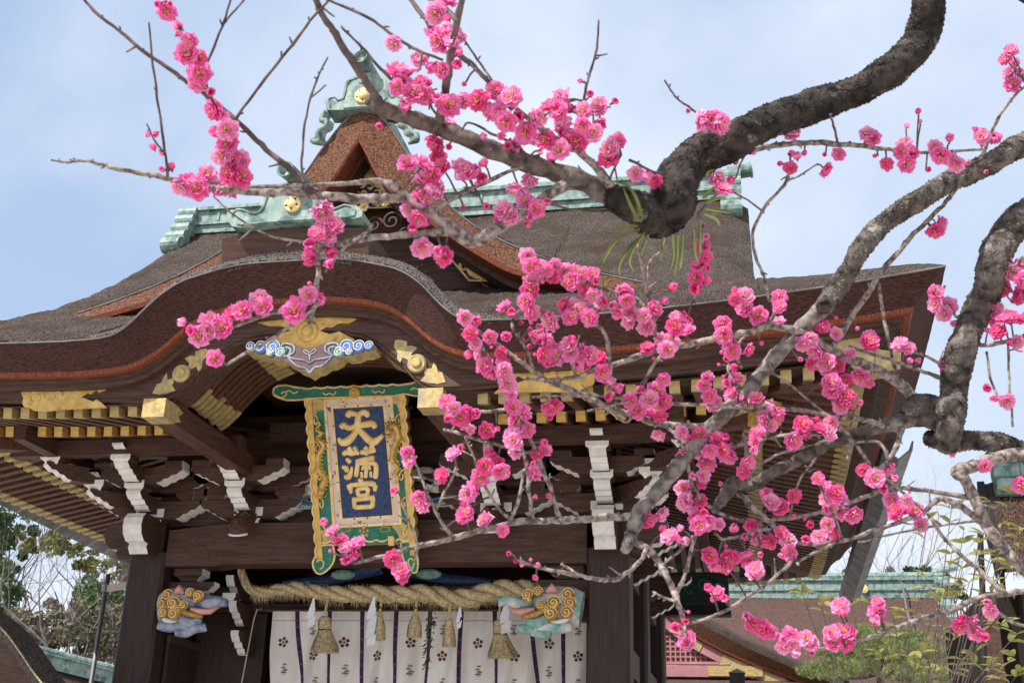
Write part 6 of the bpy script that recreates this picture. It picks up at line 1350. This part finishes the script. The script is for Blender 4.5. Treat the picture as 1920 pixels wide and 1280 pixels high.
b = MB(); b.add([p + Vector((-.1, .5, -.4)) for p in top] + [Vector((top[-1].x - .1, 11.5, 0)), Vector((top[0].x, 11.5, 0))], [list(range(len(top) + 2))]); b.build('end_wall', M['rafter'], CR)
b = MB(); b.tube([p + Vector((0, -.012, -.03)) for p in top], .008, 5); b.build('drip_edge', M['straw'], CR)
# copper ridge of a low building farther left
LB = thing('far_corridor', 'low building with long verdigris copper ridge behind the thin steel pole', 'building', (-13, 27, 0))
a, c_ = atY(40, 1228, 26), atY(260, 1284, 28)
d = (c_ - a).normalized(); a = a - d * 6; c_ = c_ + d * 3
b = MB(); b.bar(a, c_, .32, .30); b.bar(a + Vector((0, 0, .17)), c_ + Vector((0, 0, .17)), .42, .05); b.tube([a + Vector((0, 0, .24)), c_ + Vector((0, 0, .24))], .09, 10); b.build('copper_ridge', M['copper'], LB)
b = MB(); b.add([a + Vector((0, 0, -.12)), c_ + Vector((0, 0, -.12)), c_ + Vector((.6, -3.0, -2.6)), a + Vector((.6, -3.0, -2.6))], [(0, 1, 2, 3)]); b.add([a + Vector((0, 0, -.12)), c_ + Vector((0, 0, -.12)), c_ + Vector((-.6, 3.0, -2.6)), a + Vector((-.6, 3.0, -2.6))], [(3, 2, 1, 0)]); b.build('bark_roof', M['bark_roof'], LB)
b = MB(); b.add([a + Vector((.3, -2, -2.2)), c_ + Vector((.3, -2, -2.2)), Vector((c_.x + .3, c_.y - 2, 0)), Vector((a.x + .3, a.y - 2, 0))], [(0, 1, 2, 3)]); b.build('wall', M['wood'], LB)

# ------------------------------------------------------------------ hall behind, on the right
HL = thing('shrine_hall', 'hall with broad brown bark roof, copper ridge and pink lattice gable', 'hall', (12, 33, 0))
M['hallbark'] = mat('brown_hall_bark', (0.045, 0.025, 0.020), (0.125, 0.070, 0.056), rough=.9, scale=9, stretch=(2.5, 2.5, 2.5), bump=.8, bscale=12, bdist=.05, lo=.35, hi=.65)
M['pinkwall'] = mat('pink_lattice_paint', (0.33, 0.14, 0.15), (0.43, 0.21, 0.215), rough=.7, scale=2)
RYH = 37.0; rz = atY(1650, 1116, RYH).z; xl = 2.0; xr = atY(1752, 1115, RYH).x
b = MB(); rows = []
for i in range(61):
    x = xl + (xr - xl) * i / 60; rows.append([(x + max(0, t - .1) * (1.2 if i == 60 else 1.2 * (i / 60) ** 8), RYH - 10 * t + jit(.02), rz - 7.2 * (.78 * t ** 1 + .0 * t) + 0.9 * (t * t - t) * -0 + jit(.03) - 0 + .0) for t in frange(0, 1, 40)])
b.grid(rows); b.build('bark_roof', M['hallbark'], HL, smooth=True)
b = MB(); b.box(xl, xr + .05, RYH - .2, RYH + .2, rz - .10, rz + .42); b.box(xl, xr + .1, RYH - .27, RYH + .27, rz + .42, rz + .50); b.box(xl, xr + .08, RYH - .25, RYH + .25, rz + .12, rz + .17); b.tube([(xl, RYH, rz + .58), (xr + .3, RYH, rz + .58)], .12, 10); HR = b.build('copper_ridge', M['copper'], HL)
b = MB()
for k in range(4): b.tube([(xr - .02, RYH - .25 - .12 * k, rz + .3 - .35 * k), (xr + .42, RYH - .25 - .12 * k, rz + .3 - .35 * k)], .22, 12)
b.tube([(xr, RYH, rz + .66), (xr + .7, RYH, rz + .85)], .10, 10); b.build('ridge_end_scroll', M['copper'], HR)
b = MB(); b.lathe((atY(1620, 1104, RYH - .25)), (0, -1, 0), [(.12, 0), (.12, .04), (.05, .06)], 14); b.build('gilt_disc', M['palegold'], HR)
b = MB(); b.box(xl, xr + .8, RYH - 8.2, RYH - 7.9, 0, rz - 5.2); b.build('wall', M['wood'], HL)
# its front gable: only the right half shows past the gate
HG = 28.4
vt = [atY(a, c_, HG) for a, c_ in spline([(1180, 1040), (1230, 1100), (1290, 1152), (1345, 1186), (1405, 1216), (1465, 1242), (1532, 1270), (1580, 1284)], 6)]
def off(p, dx, dy, dz): return p + Vector((dx, dy, dz))
b = MB(); b.grid([[off(p, .20, 3.2, .10) for p in vt], [off(p, .14, .3, .20) for p in vt], [off(p, .06, 0, .12) for p in vt], [off(p, 0, 0, 0) for p in vt]]); b.build('gable_bark', M['bark_roof'], HL, smooth=True)
b = MB(); b.grid([[off(p, 0, 0, 0) for p in vt], [off(p, -.08 , .22, -.30 + .22 * (i / (len(vt) - 1)) ** 2) for i, p in enumerate(vt)]]); b.build('gable_bark_edge', M['gfascia'], HL)
b = MB(); b.grid([[off(p, -.08, .21, -.29 + .22 * (i / (len(vt) - 1)) ** 2) for i, p in enumerate(vt)], [off(p, -.09, .23, -.34 + .22 * (i / (len(vt) - 1)) ** 2) for i, p in enumerate(vt)], [off(p, -.08, .5, -.34 + .22 * (i / (len(vt) - 1)) ** 2) for i, p in enumerate(vt)]]); b.build('red_strip', M['redline'], HL)
bb = [off(p, -.12, .34, -.34 + .2 * (i / (len(vt) - 1)) ** 2) for i, p in enumerate(vt)]
b = MB(); b.grid([bb[:34], [off(p, -.08, 0, -.22) for p in bb[:34]]]); BB = b.build('bargeboard', M['pinkwall'], HL)
for i0, i1, w in ((10, 17, .21), (20, 33, .26)):
    b = MB(); b.grid([[off(p, -.0, -.02, -.02) for p in bb[i0:i1]], [off(p, -.10, -.02, -w + .06 * (k % 3)) for k, p in enumerate(bb[i0:i1])]]); b.build('gilt_plate', M['oldgold'], BB)
z0 = atY(1300, 1240, HG + .5).z; x_l = atY(1160, 1240, HG + .5).x; x_r = atY(1352, 1240, HG + .5).x; z1 = atY(1250, 1155, HG + .5).z
b = MB(); b.add([(x_l, HG + .62, z0), (x_r + .4, HG + .62, z0), (atY(1255, 1150, HG + .6).x + .2, HG + .62, z1 + .3), (x_l, HG + .62, z1 + .9)], [(0, 1, 2, 3)]); b.build('gable_back_panel', M['purplewood'], HL)
step = .118
def xlim(z): return x_r + .1 + (atY(1285, 1160, HG + .5).x - x_r) * (z - z0) / (z1 - z0)
k = 0; z = z0 + step
while z < z1 + .3:
    b = MB(); b.box(x_l, xlim(z) + .1, HG + .50, HG + .54, z - .018, z + .018); b.build('lattice_bar', M['pinkwall'], HL); z += step
x = x_l + step / 2
while x < x_r:
    zt = min(z1 + .35, z0 + (x - x_r) / (xlim(z1) - x_r) * (z1 - z0)); 
    if zt > z0 + .05:
        b = MB(); b.box(x - .018, x + .018, HG + .495, HG + .535, z0, zt); b.build('lattice_bar', M['pinkwall'], HL)
    x += step
q = random.Random(9)
z = z0 + step * .5
while z < z1 + .1:
    b = MB(); x = x_l + step
    while x < xlim(z): b.bar((x - .05, HG + .56, z - .05), (x + .05, HG + .56, z + .05), .02, .03); b.bar((x - .05, HG + .575, z + .05), (x + .05, HG + .575, z - .05), .02, .03); x += step
    if b.v: b.build('lattice_flowers', M['pinkwall'], HL, kind='stuff')
    z += step
b = MB(); b.box(x_l, x_r + .9, HG + .30, HG + .5, z0 - .36, z0 - .10); b.build('gable_sill', M['pinkwall'], HL)
b = MB(); b.box(x_l, x_r + .5, HG + .35, HG + .52, z0 - .07, z0 - .01); b.build('gable_sill', M['pinkwall'], HL)
b = MB(); b.box(x_r - .3, x_r + .95, HG + .27, HG + .31, z0 - .34, z0 - .11); b.build('gilt_plate', M['oldgold'], HL)
b = MB(); b.grid([[(x, HG + .5 - .0, z0 - .36) for x in (x_l, x_r + 3.2)], [(x, HG - 1.8, z0 - 1.3) for x in (x_l, x_r + 3.6)]]); b.build('skirt_roof', M['hallbark'], HL)
# conductor cable over the hall roof
b = MB(); b.tube([atY(a, c_, Y) for a, c_, Y in spline([(1688, 1086, 36.6), (1694, 1105, 36.4), (1702, 1150, 34.6), (1718, 1195, 32.6), (1732, 1240, 30.6), (1752, 1290, 28.6)], 6)], .028, 6); b.build('conductor_cable', M['steel'], label='dark conductor cable running down the brown hall roof', cat='cable')
# capped wooden post at the bottom
c = atY(1382, 1262, 14.0); b = MB(); pw = .085; b.box(c.x - pw, c.x + pw, c.y - pw, c.y + pw, 0, c.z); b.add([(c.x - pw * 1.1, c.y - pw * 1.1, c.z + .002), (c.x + pw * 1.1, c.y - pw * 1.1, c.z + .002), (c.x + pw * 1.1, c.y + pw * 1.1, c.z + .002), (c.x - pw * 1.1, c.y + pw * 1.1, c.z + .002), (c.x, c.y, c.z + .06)], [(0, 1, 4), (1, 2, 4), (2, 3, 4), (3, 0, 4), (3, 2, 1, 0)], 1); b.build('wooden_post', [M['woodz'], M['stone']], label='square weathered wooden post with pyramid cap below the pink gable', cat='post')
# garden pine in front of the hall
PN_ = thing('garden_pine', 'trained garden pine with flat cushions of needles before the hall roof', 'tree', (atY(1640, 1260, 24).x, 24, 0)); q = random.Random(77)
bt = Vector((atY(1650, 1260, 24).x, 24, 0)); b = MB(); b.tube(spline([tuple(bt), tuple(bt + Vector((.15, 0, 2))), tuple(atY(1650, 1275, 24)), tuple(atY(1655, 1235, 24))], 5), [.11, .1, .1, .09, .09, .085, .08, .08, .08, .07, .07, .06, .06, .05, .045, .04], 8); b.build('trunk', M['bark'], PN_, smooth=True)
for cx, cy, rx, rz_ in ((1650, 1198, .95, .26), (1585, 1224, .72, .26), (1705, 1226, .7, .24), (1570, 1262, .75, .28), (1650, 1254, .85, .24), (1725, 1268, .7, .26)):
    c = atY(cx, cy, 24 + q.uniform(-.4, .4)); nb = MB()
    for k in range(330):
        a = q.uniform(0, 6.28); r = math.sqrt(q.random()); o_ = c + Vector((math.cos(a) * r * rx, math.sin(a) * r * rx * .8, q.uniform(-.5, 1) * rz_ * math.sqrt(max(0, 1 - r * r)))); 
        for j in range(9):
            d = Vector((q.gauss(0, .6), q.gauss(0, .6), q.uniform(.2, 1.1))).normalized(); L = q.uniform(.08, .14); w = d.cross(fwd).normalized() * .007; nb.add([o_ - w, o_ + w, o_ + d * L], [(0, 1, 2)])
    nb.build('needle_cushion', M['needle'], PN_, kind='stuff')
    b = MB(); b.tube(spline([tuple(atY(1652, 1262, 24)), tuple((atY(1652, 1262, 24) + c) / 2 + Vector((0, 0, -.08))), tuple(c + Vector((0, 0, -.05)))], 4), .035, 6); b.build('limb', M['bark'], PN_)
# ------------------------------------------------------------------ small pavilion at the right edge
PV_ = thing('roofed_pavilion', 'dark pavilion with shaggy bark roof and short copper ridge behind the young shrub', 'pavilion', (8.2, 10, 0)); YP = 9.6
def pp(a, c_, dy=0): return atY(a, c_, YP + dy)
edge = [pp(*t) for t in spline([(1838, 905, .9), (1845, 935, .6), (1856, 975, .3), (1868, 1020, 0), (1878, 1070, -.3)], 5)]
b = MB(); b.grid([[p + Vector((dx, jit(.01), jit(.012))) for p in edge] for dx in frange(0, 3.4, 60)]); b.build('bark_roof', M['bark_roof'], PV_, smooth=True)
b = MB(); b.grid([[p + Vector((.02, -.01, 0)) for p in edge], [p + Vector((.02, .1, -.34)) for p in edge]]); b.build('bark_edge', M['fascia'], PV_)
b = MB(); b.grid([[p + Vector((.03, -.012, .012)) for p in edge], [p + Vector((-.03, -.01, .012)) for p in edge], [p + Vector((-.035, .02, -.20)) for p in edge]]); b.build('metal_flashing', M['black'], PV_)
q = random.Random(4); b = MB()
for k in range(2600):
    p = edge[q.randrange(len(edge))] + Vector((q.uniform(.08, 1.2), -.01, q.uniform(-.02, .02))); d = Vector((q.uniform(-.5, .5), -.5, -.7)).normalized(); L = q.uniform(.04, .12); w = Vector((.004, 0, .002)); b.add([p - w, p + w, p + d * L], [(0, 1, 2)])
b.build('shaggy_bark', M['gfascia'], PV_, kind='stuff')
b = MB(); e0 = edge[0]; b.box(e0.x + .14, e0.x + 3.4, YP + .75, YP + 1.05, e0.z - .05, e0.z + .26); b.box(e0.x + .10, e0.x + 3.4, YP + .70, YP + 1.1, e0.z + .26, e0.z + .31)
for k in range(3): b.tube([(e0.x + .06, YP + .72 - .06 * k, e0.z + .16 - .14 * k), (e0.x + .30, YP + .72 - .06 * k, e0.z + .16 - .14 * k)], .08, 12)
b.build('copper_ridge', M['copper'], PV_)
xw = pp(1858, 1100).x; b = MB(); b.box(xw, xw + 3.2, YP + .3, YP + 2.5, 0, edge[-1].z - .05); b.build('dark_wall', M['black'], PV_)
for x0 in (xw - .04, xw + .24, xw + .5):
    b = MB(); b.box(x0, x0 + .09, YP + .12, YP + .28, 0, edge[-1].z - .1); b.build('post', M['wood'], PV_)
b = MB(); b.tube([pp(1838, 1000, -.2), pp(1842, 1100, -.2), pp(1846, 1290, -.2)], .022, 8); b.build('drain_chain', M['black'], PV_)
# ------------------------------------------------------------------ young-leaved shrub in front
M['shootleaf'] = mat('young_bronze_green_leaf', (0.15, 0.175, 0.03), (0.36, 0.33, 0.10), rough=.4, spec=.5, scale=40, c3=(0.42, 0.22, 0.06), s3=25, t3=(.55, .72), trans=.3)
SHR = thing('young_shrub', 'thin stemmed shrub with sparse young bronze green leaves', 'shrub', (6.0, 4.6, 0)); q = random.Random(19)
lf = MB(); n = 7; L_, C_, R_ = [], [], []
for i in range(n + 1):
    t = i / n; w = .20 * math.sin(math.pi * t ** .8) ** .9; bend = -.28 * t * t; L_.append((-w, t, bend + .09 * math.sin(math.pi * t))); C_.append((0, t, bend)); R_.append((w, t, bend + .09 * math.sin(math.pi * t)))
lf.grid([L_, C_, R_]); shoot_me = lf.mesh('leaf', [M['shootleaf']], True)
CLU = Z(1280, 850, S3, '670,780 770,830 820,850 940,850 1040,840 1180,920 1230,880 1380,930 1360,690 1470,730 1560,740 1500,310 1570,430 1500,560 1560,640 1600,720 1650,500 1720,270 1740,550 1800,390 1840,220 1880,430 1830,640 1100,1120 1140,1150 1260,1100 1440,1030 1560,1150 1640,1100 1700,1180 1750,1160 1850,1130 1600,1220 1800,1230 1380,290 1430,1220 1300,1180 1340,1110 1480,880 1420,780 1520,1010 1660,1000 1740,720 1690,640 1780,950 1860,1010 1880,1220')
for cx, cy, _ in CLU:
    dep = q.uniform(4.2, 5.0); tip = atD(cx, cy, dep); bx_ = 1640 + (cx - 1640) * .5; b0 = atD(bx_, 1420, dep + .1); mid = (tip + b0) / 2 + right * q.uniform(-.06, .06)
    b = MB(); sp = spline([tuple(b0), tuple(mid), tuple(tip)], 6); b.tube(sp, [.0028 - .0015 * i / (len(sp) - 1) for i in range(len(sp))], 5); b.build('stem', M['dtwig'], SHR)
    for k in range(q.choice((4, 5, 6))):
        i = len(sp) - 1 - q.choice((0, 0, 0, 1, 1, 2)); p = Vector(sp[i]); a = q.uniform(0, 6.28); d = Vector((math.cos(a), math.sin(a) * .8, q.uniform(.1, .9))).normalized(); rot = d.to_track_quat('Y', 'Z').to_matrix().to_4x4()
        inst('leaf', shoot_me, SHR, Matrix.Translation(p) @ rot @ Matrix.Rotation(q.uniform(-.7, .7), 4, 'Y') @ Matrix.Scale(q.uniform(.050, .072), 4))
for k in range(6):
    b = MB(); b.tube([(6.0 + .03 * k, 4.6, 0), (6.0 + .1 * (k - 3), 4.65, .8), tuple(atD(1500 + 70 * k, 1420, 4.7))], [.016, .013, .008], 6); b.build('stem', M['bark'], SHR)
